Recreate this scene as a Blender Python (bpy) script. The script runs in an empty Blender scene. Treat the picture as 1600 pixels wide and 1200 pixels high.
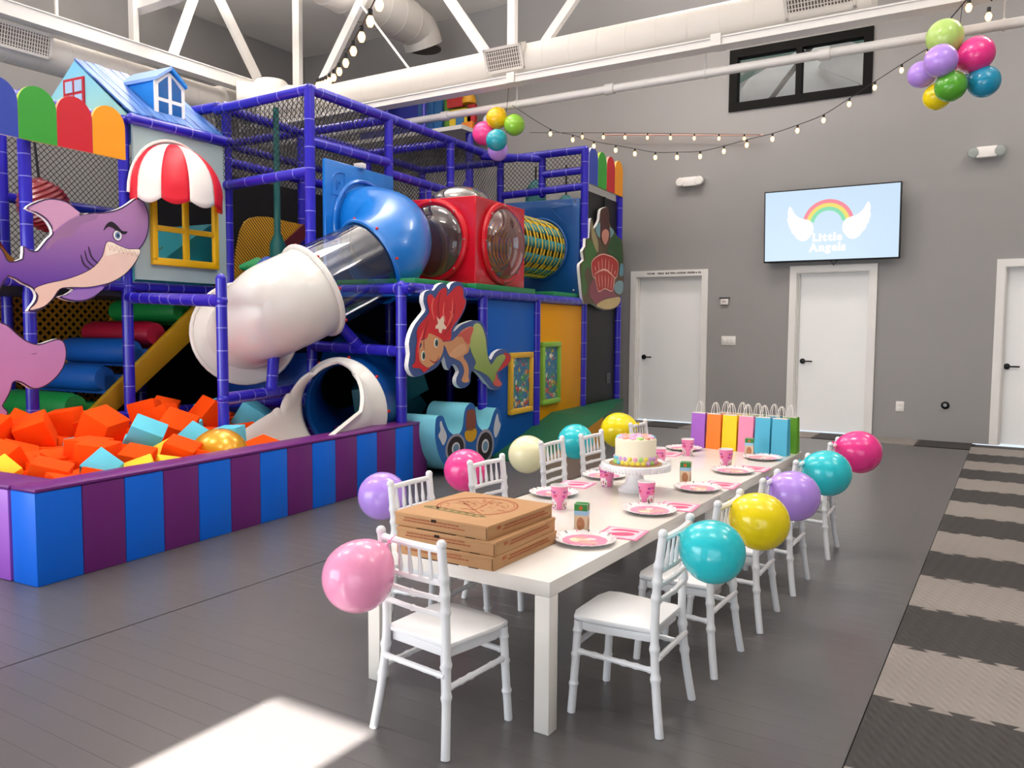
import bpy, bmesh, math, random
from mathutils import Vector, Matrix
PI = math.pi
SC = bpy.context.scene
COL = SC.collection

# ---------------------------------------------------------------- camera
cam_d = bpy.data.cameras.new('camera'); cam = bpy.data.objects.new('camera', cam_d); COL.objects.link(cam)
YAW, PITCH, ROLL = .556126, .0696083, .0064123
_f = Vector((-math.sin(YAW)*math.cos(PITCH), math.cos(YAW)*math.cos(PITCH), -math.sin(PITCH)))
_r = Vector((math.cos(YAW), math.sin(YAW), 0)); _u = _r.cross(_f)
_r, _u = _r*math.cos(ROLL)+_u*math.sin(ROLL), _u*math.cos(ROLL)-_r*math.sin(ROLL)
cam.matrix_world = Matrix(((_r.x, _u.x, -_f.x, 0), (_r.y, _u.y, -_f.y, 0), (_r.z, _u.z, -_f.z, 1.3), (0, 0, 0, 1)))
cam_d.sensor_width = 36; cam_d.lens = 1266.45/1600*36; cam_d.clip_start = .05
SC.camera = cam

# ---------------------------------------------------------------- world, sun, daylight, ceiling lamps, exposure
w = bpy.data.worlds.new('world'); SC.world = w; w.use_nodes = True
w.node_tree.nodes['Background'].inputs[0].default_value = (.80, .90, 1, 1)
w.node_tree.nodes['Background'].inputs[1].default_value = 1.0

def light(name, kind, loc, rot, energy, color, **k):
    d = bpy.data.lights.new(name, kind); o = bpy.data.objects.new(name, d); COL.objects.link(o)
    o.location = loc; o.rotation_euler = rot; d.energy = energy; d.color = color
    for a, b in k.items(): setattr(d, a, b)
    return o
light('sun', 'SUN', (-2, -6, 5), (math.radians(51.5), 0, 0), 48, (1, .95, .88), angle=.009)
# storefront daylight, coming in through the front windows (wall_front has the openings)
light('window_daylight', 'AREA', (-6.0, -2.35, 1.5), (math.radians(90), 0, 0), 200, (.87, .94, 1), shape='RECTANGLE', size=5.6, size_y=2.2)
light('window_daylight', 'AREA', (1.4, -2.35, 1.5), (math.radians(90), 0, 0), 45, (.87, .94, 1), shape='RECTANGLE', size=4.6, size_y=2.2)
# ceiling lamps of the hall; the weakest one is added to light the roof
for lx, ly, e in ((-8.2, 1.4, 34), (-8.2, 6.2, 34), (-6.3, 7.2, 2), (-5.0, 1.4, 34), (-5.0, 5.0, 32), (-2.3, 4.3, 52), (-.6, 1.2, 14), (1.2, 5.2, 18), (2.6, 3.0, 24), (-3.2, 9.0, 36), (.9, 8.8, 34)):
    light('ceiling_lamp', 'AREA', (lx, ly, 5.55), (0, 0, 0), e, (1, .945, .88), shape='RECTANGLE', size=1.2, size_y=.4)
    light('roof_fill_light', 'AREA', (lx, ly, 5.30), (PI, 0, 0), 52 if lx > -6 else 120, (1, .96, .91), shape='RECTANGLE', size=1.2, size_y=.4)  # added fill light facing up, only to brighten the roof
SC.view_settings.view_transform = 'Standard'
SC.view_settings.look = 'None'
SC.view_settings.gamma = 1
SC.view_settings.use_curve_mapping = False
SC.view_settings.exposure = .10

# ---------------------------------------------------------------- helpers
def lin(h):
    h = h.lstrip('#'); c = [int(h[i:i+2], 16)/255 for i in (0, 2, 4)]
    return tuple(x/12.92 if x <= .04045 else ((x+.055)/1.055)**2.4 for x in c)
MATS = {}
def mat(name, col, rough=.5, metal=0, var=.05, scale=6, bump=0, bscale=80, trans=0, alpha=1, emit=0, coat=0, spec=.5, sss=0):
    if name in MATS: return MATS[name]
    m = bpy.data.materials.new(name); m.use_nodes = True; MATS[name] = m
    nt = m.node_tree; b = nt.nodes['Principled BSDF']; c = lin(col)
    b.inputs['Roughness'].default_value = rough; b.inputs['Metallic'].default_value = metal
    b.inputs['Transmission Weight'].default_value = trans; b.inputs['Alpha'].default_value = alpha
    b.inputs['Coat Weight'].default_value = coat; b.inputs['Coat Roughness'].default_value = .08
    b.inputs['Specular IOR Level'].default_value = spec
    if sss:
        b.inputs['Subsurface Weight'].default_value = sss; b.inputs['Subsurface Radius'].default_value = (.02, .02, .02)
    tc = nt.nodes.new('ShaderNodeTexCoord')
    n = nt.nodes.new('ShaderNodeTexNoise'); n.inputs['Scale'].default_value = scale; n.inputs['Detail'].default_value = 3
    nt.links.new(tc.outputs['Object'], n.inputs['Vector'])
    mx = nt.nodes.new('ShaderNodeMix'); mx.data_type = 'RGBA'
    mx.inputs[6].default_value = (*[x*(1-var) for x in c], 1); mx.inputs[7].default_value = (*[min(1, x*(1+var)) for x in c], 1)
    nt.links.new(n.outputs[0], mx.inputs[0]); nt.links.new(mx.outputs[2], b.inputs['Base Color'])
    if emit:
        nt.links.new(mx.outputs[2], b.inputs['Emission Color']); b.inputs['Emission Strength'].default_value = emit
    if bump:
        n2 = nt.nodes.new('ShaderNodeTexNoise'); n2.inputs['Scale'].default_value = bscale; n2.inputs['Detail'].default_value = 2
        nt.links.new(tc.outputs['Object'], n2.inputs['Vector'])
        bp = nt.nodes.new('ShaderNodeBump'); bp.inputs['Strength'].default_value = bump; bp.inputs['Distance'].default_value = .004
        nt.links.new(n2.outputs[0], bp.inputs['Height']); nt.links.new(bp.outputs[0], b.inputs['Normal'])
    return m

BASE = {}
def base_of(o): return BASE.get(o.name, Vector((0, 0, 0)))
class MB:
    def __init__(s): s.v = []; s.f = []; s.m = []
    def add(s, vs, fs, mi=0):
        k = len(s.v); s.v += [Vector(v) for v in vs]
        for f in fs: s.f.append([i+k for i in f]); s.m.append(mi)
        return s
    def box(s, x0, x1, y0, y1, z0, z1, mi=0, M=None):
        vs = [Vector((x, y, z)) for z in (z0, z1) for y in (y0, y1) for x in (x0, x1)]
        if M is not None: vs = [M @ v for v in vs]
        return s.add(vs, [(0, 2, 3, 1), (4, 5, 7, 6), (0, 1, 5, 4), (2, 6, 7, 3), (0, 4, 6, 2), (1, 3, 7, 5)], mi)
    def tube(s, path, r, n=12, mi=0, caps=True, closed=False):
        P = [Vector(p) for p in path]; N = len(P); R = r if isinstance(r, (list, tuple)) else [r]*N
        t0 = (P[1]-P[0]).normalized(); a = Vector((0, 0, 1)) if abs(t0.z) < .9 else Vector((1, 0, 0))
        e1 = t0.cross(a).normalized(); vs = []; prev = t0
        for i in range(N):
            if closed: t = (P[(i+1) % N]-P[i-1]).normalized()
            else: t = (P[min(i+1, N-1)]-P[max(i-1, 0)]).normalized()
            q = prev.rotation_difference(t); e1 = q @ e1; prev = t
            e1 = (e1-t*e1.dot(t)).normalized(); e2 = t.cross(e1)
            for j in range(n):
                g = 2*PI*j/n; vs.append(P[i]+(e1*math.cos(g)+e2*math.sin(g))*R[i])
        fs = []
        for i in range(N if closed else N-1):
            k = (i+1) % N
            for j in range(n):
                l = (j+1) % n; fs.append((i*n+j, i*n+l, k*n+l, k*n+j))
        if caps and not closed: fs += [tuple(range(n))[::-1], tuple(range((N-1)*n, N*n))]
        return s.add(vs, fs, mi)
    def lathe(s, prof, n=24, mi=0, M=None, mis=None):
        vs = []; fs = []; ring = []
        for r, z in prof:
            if r < 1e-6: ring.append([len(vs)]); vs.append(Vector((0, 0, z)))
            else:
                ring.append(list(range(len(vs), len(vs)+n))); vs += [Vector((r*math.cos(2*PI*j/n), r*math.sin(2*PI*j/n), z)) for j in range(n)]
        if M is not None: vs = [M @ v for v in vs]
        k0 = len(s.f); ms = []
        for i in range(len(prof)-1):
            a, b = ring[i], ring[i+1]
            for j in range(n):
                l = (j+1) % n
                if len(a) == 1 and len(b) == 1: continue
                if len(a) == 1: fs.append((a[0], b[l], b[j]))
                elif len(b) == 1: fs.append((a[j], a[l], b[0]))
                else: fs.append((a[j], a[l], b[l], b[j]))
                ms.append(mis[i] if mis else mi)
        s.add(vs, fs, mi); s.m[k0:] = ms
        return s
    def ball(s, c, r, n=16, mi=0, sz=1):
        pr = [(r*math.sin(PI*i/(n//2)), -r*sz*math.cos(PI*i/(n//2))) for i in range(n//2+1)]
        pr[0] = (0, -r*sz); pr[-1] = (0, r*sz)
        return s.lathe(pr, n, mi, Matrix.Translation(Vector(c)))
    def prism(s, poly, fn, t0, t1, mi=0, side=None, back=None):
        n = len(poly); side = mi if side is None else side; back = side if back is None else back
        vs = [fn(u, v, t0) for u, v in poly]+[fn(u, v, t1) for u, v in poly]
        s.add(vs, [tuple(range(n))], back)
        k = len(s.v)-2*n
        s.f.append([i+k for i in range(n, 2*n)]); s.m.append(mi)
        for i in range(n):
            j = (i+1) % n; s.f.append([k+i, k+j, k+n+j, k+n+i]); s.m.append(side)
        return s
    def build(s, name, mats, parent=None, xf=None, bevel=0, seg=2, sub=0, flat=False, angle=38, local=False, loc=None):
        vs = [xf(*v) if xf else v for v in s.v]
        off = Vector((0, 0, 0))
        if loc is not None and parent is None: off = Vector(loc)
        elif parent is not None and not local: off = base_of(parent)
        me = bpy.data.meshes.new(name); me.from_pydata([v-off for v in vs], [], s.f)
        bm = bmesh.new(); bm.from_mesh(me); bmesh.ops.remove_doubles(bm, verts=bm.verts, dist=1e-6)
        bmesh.ops.recalc_face_normals(bm, faces=bm.faces)
        if bevel: # bevel baked into the mesh
            es = [e for e in bm.edges if len(e.link_faces) == 2 and e.calc_face_angle(0) > .6]
            bmesh.ops.bevel(bm, geom=es, offset=bevel, segments=seg, profile=.5, affect='EDGES', clamp_overlap=True)
        bm.to_mesh(me); bm.free()
        if not isinstance(mats, (list, tuple)): mats = [mats]
        for m in mats: me.materials.append(m)
        if not bevel:
            for p, k in zip(me.polygons, s.m): p.material_index = k
        if not flat:
            me.polygons.foreach_set('use_smooth', [True]*len(me.polygons)); me.set_sharp_from_angle(angle=math.radians(angle))
        o = bpy.data.objects.new(name, me); COL.objects.link(o)
        if parent is not None: o.parent = parent; BASE[o.name] = off
        elif loc is not None: o.location = loc; BASE[o.name] = off
        if sub:
            md = o.modifiers.new('sub', 'SUBSURF'); md.levels = md.render_levels = sub
        return o
def tag(o, label, cat, group=None, kind=None):
    o['label'] = label; o['category'] = cat
    if group: o['group'] = group
    if kind: o['kind'] = kind
    return o
def thing(name, label, cat, loc=(0, 0, 0), rz=0, group=None):
    o = bpy.data.objects.new(name, None); COL.objects.link(o); o.empty_display_size = .1
    o.location = loc; o.rotation_euler = (0, 0, rz); BASE[o.name] = Vector(loc)
    return tag(o, label, cat, group)
def struct(o): o['kind'] = 'structure'; return o
def dup(root, loc, rz=None, label=None, swap=None):
    r = root.copy(); COL.objects.link(r); r.location = loc; BASE[r.name] = Vector(loc)
    if rz is not None: r.rotation_euler = (0, 0, rz)
    if label: r['label'] = label
    for ch in list(root.children):
        c = ch.copy(); COL.objects.link(c); c.parent = r
        for g in ch.children:
            d = g.copy(); COL.objects.link(d); d.parent = c
    return r
def smooth_poly(P, k=3):
    out = []; n = len(P)
    for i in range(n):
        a, b, c, d = P[i-1], P[i], P[(i+1) % n], P[(i+2) % n]
        for j in range(k):
            t = j/k
            out.append(tuple(.5*((2*b[x])+(-a[x]+c[x])*t+(2*a[x]-5*b[x]+4*c[x]-d[x])*t*t+(-a[x]+3*b[x]-3*c[x]+d[x])*t**3) for x in (0, 1)))
    return out
def curve(P, k=6):
    out = []; n = len(P); P = [Vector(p) for p in P]
    for i in range(n-1):
        a, b, c, d = P[max(i-1, 0)], P[i], P[i+1], P[min(i+2, n-1)]
        for j in range(k):
            t = j/k; out.append(.5*((2*b)+(-a+c)*t+(2*a-5*b+4*c-d)*t*t+(-a+3*b-3*c+d)*t**3))
    return out+[P[-1]]
def rot_to(d, up=(0, 0, 1)):
    return Vector(d).to_track_quat('Z', 'Y').to_matrix().to_4x4()
def text(body, size, fn_loc, material, name, parent=None, extrude=.0008, font_bold=0, align='CENTER', mw=None):
    c = bpy.data.curves.new(name, 'FONT'); c.body = body; c.size = size; c.extrude = extrude; c.align_x = align; c.offset = font_bold
    c.resolution_u = 3
    tmp = bpy.data.objects.new(name, c); COL.objects.link(tmp)
    me = bpy.data.meshes.new_from_object(tmp.evaluated_get(bpy.context.evaluated_depsgraph_get()))
    bpy.data.objects.remove(tmp); me.transform(mw)
    me.materials.clear(); me.materials.append(material)
    o = bpy.data.objects.new(name, me); COL.objects.link(o)
    if parent is not None:
        me.transform(Matrix.Translation(-base_of(parent))); o.parent = parent
    return o

# frame of the play structure: q runs into it from its front, p along its front, z up
SA = math.radians(4.2); SO = Vector((-4.06, 2.1, 0))
VP = Vector((-math.sin(SA), math.cos(SA), 0)); VQ = Vector((-math.cos(SA), -math.sin(SA), 0))
def S(q, p, z): return SO+VQ*q+VP*p+Vector((0, 0, z))
random.seed(7)
# ================================================================ the room
white = mat('white_paint', '#ebe8e4', .45); whiteg = mat('white_gloss', '#f4f2f0', .28)
wallm = mat('grey_wall_paint', '#989594', .7, var=.03, scale=1.5, bump=.08, bscale=120)
WY = 10.7
floor_m = mat('grey_vinyl_floor', '#5b5858', .30, var=.10, scale=1.3, bump=.05, bscale=40)
base_m = mat('dark_floor_joint', '#3c3836', .7)
floor = struct(MB().box(-11.1, 5, -2.5, WY, -.06, -.012).build('floor', base_m))
def chamfer_plank(L, Wd, h, c=.0007):
    m = MB(); a, b = L/2, Wd/2
    m.add([(-a, -b, -h), (a, -b, -h), (a, b, -h), (-a, b, -h), (-a, -b, -c), (a, -b, -c), (a, b, -c), (-a, b, -c), (-a+c, -b+c, 0), (a-c, -b+c, 0), (a-c, b-c, 0), (-a+c, b-c, 0)],
          [(0, 1, 5, 4), (1, 2, 6, 5), (2, 3, 7, 6), (3, 0, 4, 7), (4, 5, 9, 8), (5, 6, 10, 9), (6, 7, 11, 10), (7, 4, 8, 11), (8, 9, 10, 11)])
    return m
TX0 = -.383; TS = .555; PITCH_P = .1
def planks(x0, x1, y0, n):
    first = None
    for i in range(n):
        if first is None:
            first = o = chamfer_plank(x1-x0-.010, PITCH_P-.0004, .012).build('plank', floor_m, floor, flat=True)
        else: o = first.copy(); COL.objects.link(o)
        o.parent = floor; o.location = ((x0+x1)/2, y0+PITCH_P*(i+.5), 0)
planks(-3.215, TX0, .55, 95); planks(-4.9, -3.215, .55, 95)
MB().box(TX0, 5, -2.5, .55, -.03, -.001).build('floor_mat_edge', floor_m, floor); MB().box(-11.1, TX0, -2.5, .55, -.03, 0).build('floor_sheet', floor_m, floor)
MB().box(-11.1, -4.9, .55, WY, -.03, -.004).build('floor_sheet', floor_m, floor)
# interlocking foam tiles: striped rows on the right and a chequered row along the back wall
def tile_mesh(sx, sy):
    # the near edge carries dovetail tongues that reach over the neighbour, the left edge small teeth
    n = 9; st = sx/n; P = []
    for i in range(n):
        a = -sx/2+i*st
        if i % 2 == 1: P += [(a+st*.22, -sy/2), (a-st*.12, -sy/2-.030), (a+st*1.12, -sy/2-.030), (a+st*.78, -sy/2)]
        elif i == 0: P += [(a, -sy/2)]
        elif i == n-1: P += [(a+st, -sy/2)]
    P += [(sx/2, sy/2), (-sx/2, sy/2)]
    m = MB().prism(P, lambda u, v, t: Vector((u, v, t)), -.012, .006, 0)
    return m
def tile_mat(name, col):
    m = mat(name, col, .62, var=.06, scale=3); nt = m.node_tree; b = nt.nodes['Principled BSDF']
    tc = nt.nodes.new('ShaderNodeTexCoord'); mp = nt.nodes.new('ShaderNodeMapping'); mp.inputs['Rotation'].default_value = (0, 0, .12)
    wv = nt.nodes.new('ShaderNodeTexWave'); wv.inputs['Scale'].default_value = 5.0; wv.inputs['Distortion'].default_value = .3
    w2 = nt.nodes.new('ShaderNodeTexWave'); w2.bands_direction = 'DIAGONAL'; w2.inputs['Scale'].default_value = 13
    mu = nt.nodes.new('ShaderNodeMath'); mu.operation = 'MULTIPLY'
    nt.links.new(tc.outputs['Object'], mp.inputs[0]); nt.links.new(mp.outputs[0], wv.inputs[0]); nt.links.new(mp.outputs[0], w2.inputs[0])
    nt.links.new(wv.outputs['Fac'], mu.inputs[0]); nt.links.new(w2.outputs['Fac'], mu.inputs[1])
    bp = nt.nodes.new('ShaderNodeBump'); bp.inputs['Strength'].default_value = .45; bp.inputs['Distance'].default_value = .006
    nt.links.new(mu.outputs[0], bp.inputs['Height']); nt.links.new(bp.outputs[0], b.inputs['Normal'])
    return m
tl, td = tile_mat('light_grey_foam', '#877f7a'), tile_mat('charcoal_foam', '#2f2b2a')
tmesh = {}
for key, mm in (('l', tl), ('d', td)):
    o = tile_mesh(TS, TS-.001).build('foam_tile', mm, floor, flat=True, local=True); tmesh[key] = o
used = set()
def put_tile(key, x, y, rz=0, z=0):
    o = tmesh[key]
    if key in used: o = o.copy(); COL.objects.link(o); o.parent = floor
    used.add(key); o.location = (x, y, z); o.rotation_euler = (0, 0, rz)
for r in range(16):
    for c in range(3): put_tile('l' if r % 2 else 'd', TX0+TS*(c+.5)+.001, 2.503-2*TS+TS*(r+.5), 0, r*.0004)
for c in range(9): put_tile('d' if c % 2 == 0 else 'l', TX0-TS*(c+.5), WY-.05-TS/2, PI/2)

# walls, with an opening in the back wall for the high window
CH = 6.12
def wall(name, boxes):
    m = MB()
    for b in boxes: m.box(*b)
    return struct(m.build(name, wallm, flat=True))
wx0, wx1, wz0, wz1 = -3.3, -1.63, 4.16, 4.88
DOORS = [(-4.67, -3.55), (-2.485, -1.46), (-.225, .80)]; TW = .085; DH = 2.1-TW
bw = [(-11.3, wx0, WY, WY+.2, DH, 6.9), (wx1, 5.2, WY, WY+.2, DH, 6.9), (wx0, wx1, WY, WY+.2, DH, wz0), (wx0, wx1, WY, WY+.2, wz1, 6.9)]
xs_ = [-11.3]+[v for a_, b_ in DOORS for v in (a_+TW, b_-TW)]+[5.2]
bw += [(xs_[i], xs_[i+1], WY, WY+.2, 0, DH) for i in range(0, len(xs_), 2)]
wall('wall_back', bw)
wall('wall_left', [(-11.3, -11.1, -2.7, WY, 0, 6.9)])
wall('wall_right', [(5, 5.2, -2.7, WY, 0, 6.9)])
# the front wall (behind the viewer): storefront windows and a glazed door that lets the sun patch in
wall('wall_front', [(-11.1, 5, -2.7, -2.5, 3.66, 6.9), (-11.1, -8.9, -2.7, -2.5, 0, 3.66), (-3.1, -2.155, -2.7, -2.5, 0, 3.66), (-1.70, -.95, -2.7, -2.5, 0, 3.66), (3.75, 5, -2.7, -2.5, 0, 3.66),
      (-8.9, -3.1, -2.7, -2.5, 0, .35), (-.95, 3.75, -2.7, -2.5, 0, .35), (-8.9, -3.1, -2.7, -2.5, 2.6, 3.66), (-.95, 3.75, -2.7, -2.5, 2.6, 3.66)])
ceil_m = mat('white_roof_insulation', '#efeae4', .75, var=.06, scale=1.2, bump=.6, bscale=3)
m = MB()   # gently pitched roof lining that bulges between the purlins
nx = 48
for i in range(nx+1):
    x = -11.1+16.3*i/nx; z = CH+.028*(x+11.1)-.05*abs(math.sin(PI*(x+11.1)/1.6))
    for yv in (-2.5, 2, 6.5, WY): m.v.append(Vector((x, yv, z)))
for i in range(nx):
    for j in range(3): m.f.append([i*4+j, i*4+4+j, i*4+5+j, i*4+1+j]); m.m.append(0)
struct(m.build('ceiling', ceil_m))

# doors
handle_m = mat('black_metal', '#1b1b1d', .35, .6)
doorm = mat('white_door', '#f8f7f6', .4, var=.02, scale=2)
def door(n, x0, x1, handle_x, lettering=False):
    h = 2.1; tw = .085
    d = struct(MB().box(x0+tw+.004, x1-tw-.004, WY+.075, WY+.115, .008, h-tw-.004).build('door_%d' % n, doorm))
    fr = MB()
    fr.box(x0, x0+tw, WY-.03, WY-.001, 0, h); fr.box(x1-tw, x1, WY-.03, WY-.001, 0, h); fr.box(x0+tw, x1-tw, WY-.03, WY-.001, h-tw, h)
    fr.box(x0+tw-.002, x0+tw+.012, WY-.004, WY+.19, 0, h-tw); fr.box(x1-tw-.012, x1-tw+.002, WY-.004, WY+.19, 0, h-tw); fr.box(x0+tw+.012, x1-tw-.012, WY-.004, WY+.19, h-tw-.012, h-tw+.002)
    fr.box(x0+tw+.012, x0+tw+.026, WY+.04, WY+.07, 0, h-tw-.012)
    fr.build('door_frame', white, d, flat=True)
    hd = MB(); hz = .895
    hd.lathe([(0, 0), (.034, 0), (.034, .012), (.012, .016), (.012, .05), (0, .05)], 16, 0, Matrix.Translation((handle_x, WY+.075, hz)) @ Matrix.Rotation(PI/2, 4, 'X'))
    hd.tube([(handle_x, WY+.03, hz), (handle_x+.125, WY+.03, hz)], .0095, 8)
    hd.build('door_handle', handle_m, d)
    return d
d1 = door(1, -4.67, -3.55, -4.49); door(2, -2.485, -1.46, -2.318); door(3, -.225, .80, -.085)
# faint row of small dark lettering on the first door's lintel: too small to read, kept as strokes
m = MB(); random.seed(3)
for a, b in ((-4.42, -4.31), (-4.27, -4.18), (-4.15, -4.10), (-4.08, -4.02), (-3.99, -3.87), (-3.84, -3.74), (-3.72, -3.71), (-3.685, -3.66)):
    x = a
    while x < b:
        m.box(x, x+.009, WY-.032, WY-.0305, 2.045, 2.045+random.choice((.022, .026, .026))); m.box(x, x+.014, WY-.032, WY-.0305, 2.045+random.choice((0, .011, .021)), 2.052+random.choice((.0, .011, .019))); x += .019
m.build('lintel_lettering', mat('lettering_black', '#2a2220', .6), d1, flat=True)
# high window with the space behind it
blackf = mat('black_window_frame', '#0d0b09', .65, spec=.15)
wn = struct(MB().box(wx0, wx1, WY+.045, WY+.052, wz0, wz1).build('window_1', mat('window_glass', '#ffffff', .02, trans=1, var=0)))
m = MB(); fw = .075
for b in ((wx0-.03, wx0+fw, wz0-.03, wz1+.03), (wx1-fw, wx1+.03, wz0-.03, wz1+.03), (wx0+fw, wx1-fw, wz0-.03, wz0+fw), (wx0+fw, wx1-fw, wz1-fw, wz1+.03), (-2.49, -2.42, wz0+fw, wz1-fw)): m.box(b[0], b[1], WY-.025, WY+.10, b[2], b[3])
m.build('window_frame', blackf, wn, flat=True)
wb = MB(); wb.box(-5, 0, WY+2.6, WY+2.7, 3.4, 6.2); struct(wb.build('wall_behind_window', mat('green_far_wall', '#5f8f80', .8, var=.15)))
m = MB(); m.tube([(-3.61, WY+.3, 3.42), (-1.31, WY+.3, 6.18)], .035, 4); tag(m.build('diagonal_brace', blackf), 'black diagonal brace seen through the high black window', 'brace')
m = MB(); m.box(-.9, .9, -.05, .05, -.5, .5, 0, Matrix.Translation((-2.9, WY+1.2, 4.55)) @ Matrix.Rotation(-.6, 4, 'Y') @ Matrix.Rotation(.5, 4, 'Z')); tag(m.build('roof_panel', white), 'white slanted roof panel behind the high window, on its left', 'roof panel')
m = MB(); m.box(-.8, .8, -.05, .05, -.22, .22, 0, Matrix.Translation((-1.7, WY+1.4, 4.75)) @ Matrix.Rotation(.5, 4, 'Y')); tag(m.build('roof_panel', white), 'white beam-like roof panel behind the high window, on its right', 'roof panel')
light('window_room_lamp', 'AREA', (-2.5, WY+1.3, 5.9), (0, 0, 0), 7, (.95, 1, .98), shape='SQUARE', size=1.2)
struct(MB().box(-5.2, .2, WY+.2, WY+2.8, 6.2, 6.3).build('ceiling_behind_window', ceil_m)); struct(MB().box(-5.2, .2, WY+.2, WY+2.8, 3.3, 3.4).build('floor_behind_window', wallm))

# screen on the wall: tilted slightly forward, with its picture
tvb = mat('black_plastic', '#15161a', .3)
TVM = Matrix.Translation((-2.0, WY-.135, 2.585)) @ Matrix.Rotation(.06, 4, 'X')
def tvp(x, z, t): return TVM @ Vector((x, -.03-t, z))
tv = thing('television', 'flat television showing a rainbow with white wings on pale blue', 'television', (-2.0, WY-.1, 2.16))
MB().box(-.79, .79, -.03, .03, -.445, .445, 0, TVM).build('casing', tvb, tv, bevel=.004)
MB().box(-.12, .12, -.0, .09, -.15, .15, 0, TVM).build('wall_bracket', handle_m, tv)
m = MB(); m.tube([tvp(.02, -.44, -.02), tvp(.05, -.50, -.03), tvp(.09, -.44, -.03)], .006, 6); m.build('cable', tvb, tv)
def emi(name, col, e=1.0):
    k = mat(name, col, .25, var=0, emit=e); k.node_tree.nodes['Principled BSDF'].inputs['Base Color'].default_value = (0, 0, 0, 1)
    for l in list(k.node_tree.links):
        if l.to_socket.name == 'Base Color': k.node_tree.links.remove(l)
    return k
EB = .9
sky_m = emi('screen_blue', '#cfe6fc', EB)
scr = MB(); scr.prism([(-.775, -.425), (.775, -.425), (.775, .43), (-.775, .43)], tvp, .0, .002); scr.build('screen', sky_m, tv)
def layer(poly, name, mm, t): MB().prism(poly, tvp, t-.0006, t).build(name, mm, tv, flat=True)
def arch(r0, r1): 
    n = 20; a = [(-.02+r1*math.cos(PI*(.06+.88*i/n)), .0+r1*math.sin(PI*(.06+.88*i/n))) for i in range(n+1)]
    return a+[(-.02+r0*math.cos(PI*(.06+.88*i/n)), .0+r0*math.sin(PI*(.06+.88*i/n))) for i in range(n, -1, -1)]
layer(arch(.255, .30), 'rainbow_band', emi('screen_pink', '#fb8a98', EB), .0030); layer(arch(.21, .255), 'rainbow_band', emi('screen_yellow', '#f3e06a', EB), .0031); layer(arch(.165, .21), 'rainbow_band', emi('screen_green', '#86dfae', EB), .0032)
wing = [(.165, -.02), (.20, .05), (.26, .075), (.33, .10), (.39, .155), (.425, .225), (.45, .24), (.47, .18), (.465, .12), (.475, .08), (.46, .035), (.455, .0), (.43, -.04), (.42, -.08), (.38, -.12), (.36, -.155), (.30, -.19), (.25, -.185), (.21, -.15), (.17, -.09)]
sw = emi('screen_white', '#ffffff', EB)
layer(smooth_poly([(x*1.02-.02, y-.0) for x, y in wing]), 'wing', sw, .0040); layer(smooth_poly([(-x*1.02-.02, y-.0) for x, y in wing]), 'wing', sw, .0040)
def slab_word(body, size, z):   # bold letters with slab serifs
    W = []; cur = 0
    for ch in body:
        o = text(ch, size, None, sw, 'letter', None, font_bold=.0085, align='LEFT', mw=Matrix.Identity(4)); xs = [v.co.x for v in o.data.vertices]; W.append((o, ch, min(xs), max(xs), cur)); cur += max(xs)-min(xs)+size*.045
    x_off = -cur/2
    for o, ch, a, b, c in W:
        sh = x_off+c-a; e = size*.017; bars = []
        A, B = a+sh, b+sh; xh = size*.52; top = size*.74; st_ = size*.13
        if ch in 'il': bars += [(A-e*1.6, B+e*1.6, -.006, e*1.6), (A-e*1.8, A+e, (xh if ch == 'i' else top)-e*1.5, (xh if ch == 'i' else top)+.004)]
        if ch == 'L': bars += [(A-e*1.6, A+st_+e*1.6, -.006, e*1.5), (A-e*1.6, A+st_+e*1.6, size*.70-e, size*.70+.008), (B-e*1.4, B+e*.4, 0, size*.2)]
        if ch == 'A': bars += [(A-e*1.4, A+st_+e*1.4, -.006, e*1.4), (B-st_-e*1.4, B+e*1.4, -.006, e*1.4)]
        if ch == 'n': bars += [(A-e*1.3, A+st_+e, -.006, e*1.4), (B-st_-e, B+e*1.3, -.006, e*1.4), (A-e*1.8, A+e, xh-e*1.5, xh+.004)]
        Mw = TVM @ Matrix.Translation((-.02, -.0345, z)) @ Matrix.Rotation(PI/2, 4, 'X')
        o.data.transform(Mw @ Matrix.Translation((sh, 0, 0))); 
        bm = bmesh.new(); bm.from_mesh(o.data)
        for x0, x1, z0, z1 in bars: bm.faces.new([bm.verts.new(Mw @ Vector((x, y_, .0009))) for x, y_ in ((x0, z0), (x1, z0), (x1, z1), (x0, z1))])
        bm.transform(Matrix.Translation(-base_of(tv))); bm.to_mesh(o.data); bm.free(); o.parent = tv
slab_word('Little', .128, -.195); slab_word('Angels', .128, -.318)

# small wall fittings
plast = mat('white_plastic', '#ebe6e2', .4); clearp = mat('clear_plastic', '#dfe6e4', .1, trans=.7)
def emergency(x, z, label):
    t = thing('emergency_light', label, 'emergency light', (x, WY, z-.07))
    MB().box(x-.10, x+.10, WY-.09, WY, z-.06, z+.06).build('housing', plast, t, bevel=.01)
    for s in (-1, 1): MB().lathe([(0, 0), (.055, 0), (.062, .05), (.05, .07), (0, .075)], 14, 0, Matrix.Translation((x+s*.13, WY-.03, z+.0)) @ Matrix.Rotation(PI/2, 4, 'X')).build('lamp_head', clearp if x > -1 else plast, t)
emergency(-3.82, 3.27, 'white twin-head emergency light above the first door'); emergency(-.376, 3.295, 'white twin-head emergency light right of the television')
t = thing('thermostat', 'small white thermostat with a dark top beside the first door', 'thermostat', (-3.32, WY, 1.62))
MB().box(-3.375, -3.27, WY-.03, WY, 1.62, 1.70).build('casing', plast, t, bevel=.006); MB().box(-3.39, -3.255, WY-.035, WY, 1.702, 1.716).build('top_cover', tvb, t)
MB().box(-3.352, -3.30, WY-.032, WY-.03, 1.655, 1.675).build('display', mat('thermo_display', '#b9a59c', .4), t)
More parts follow.
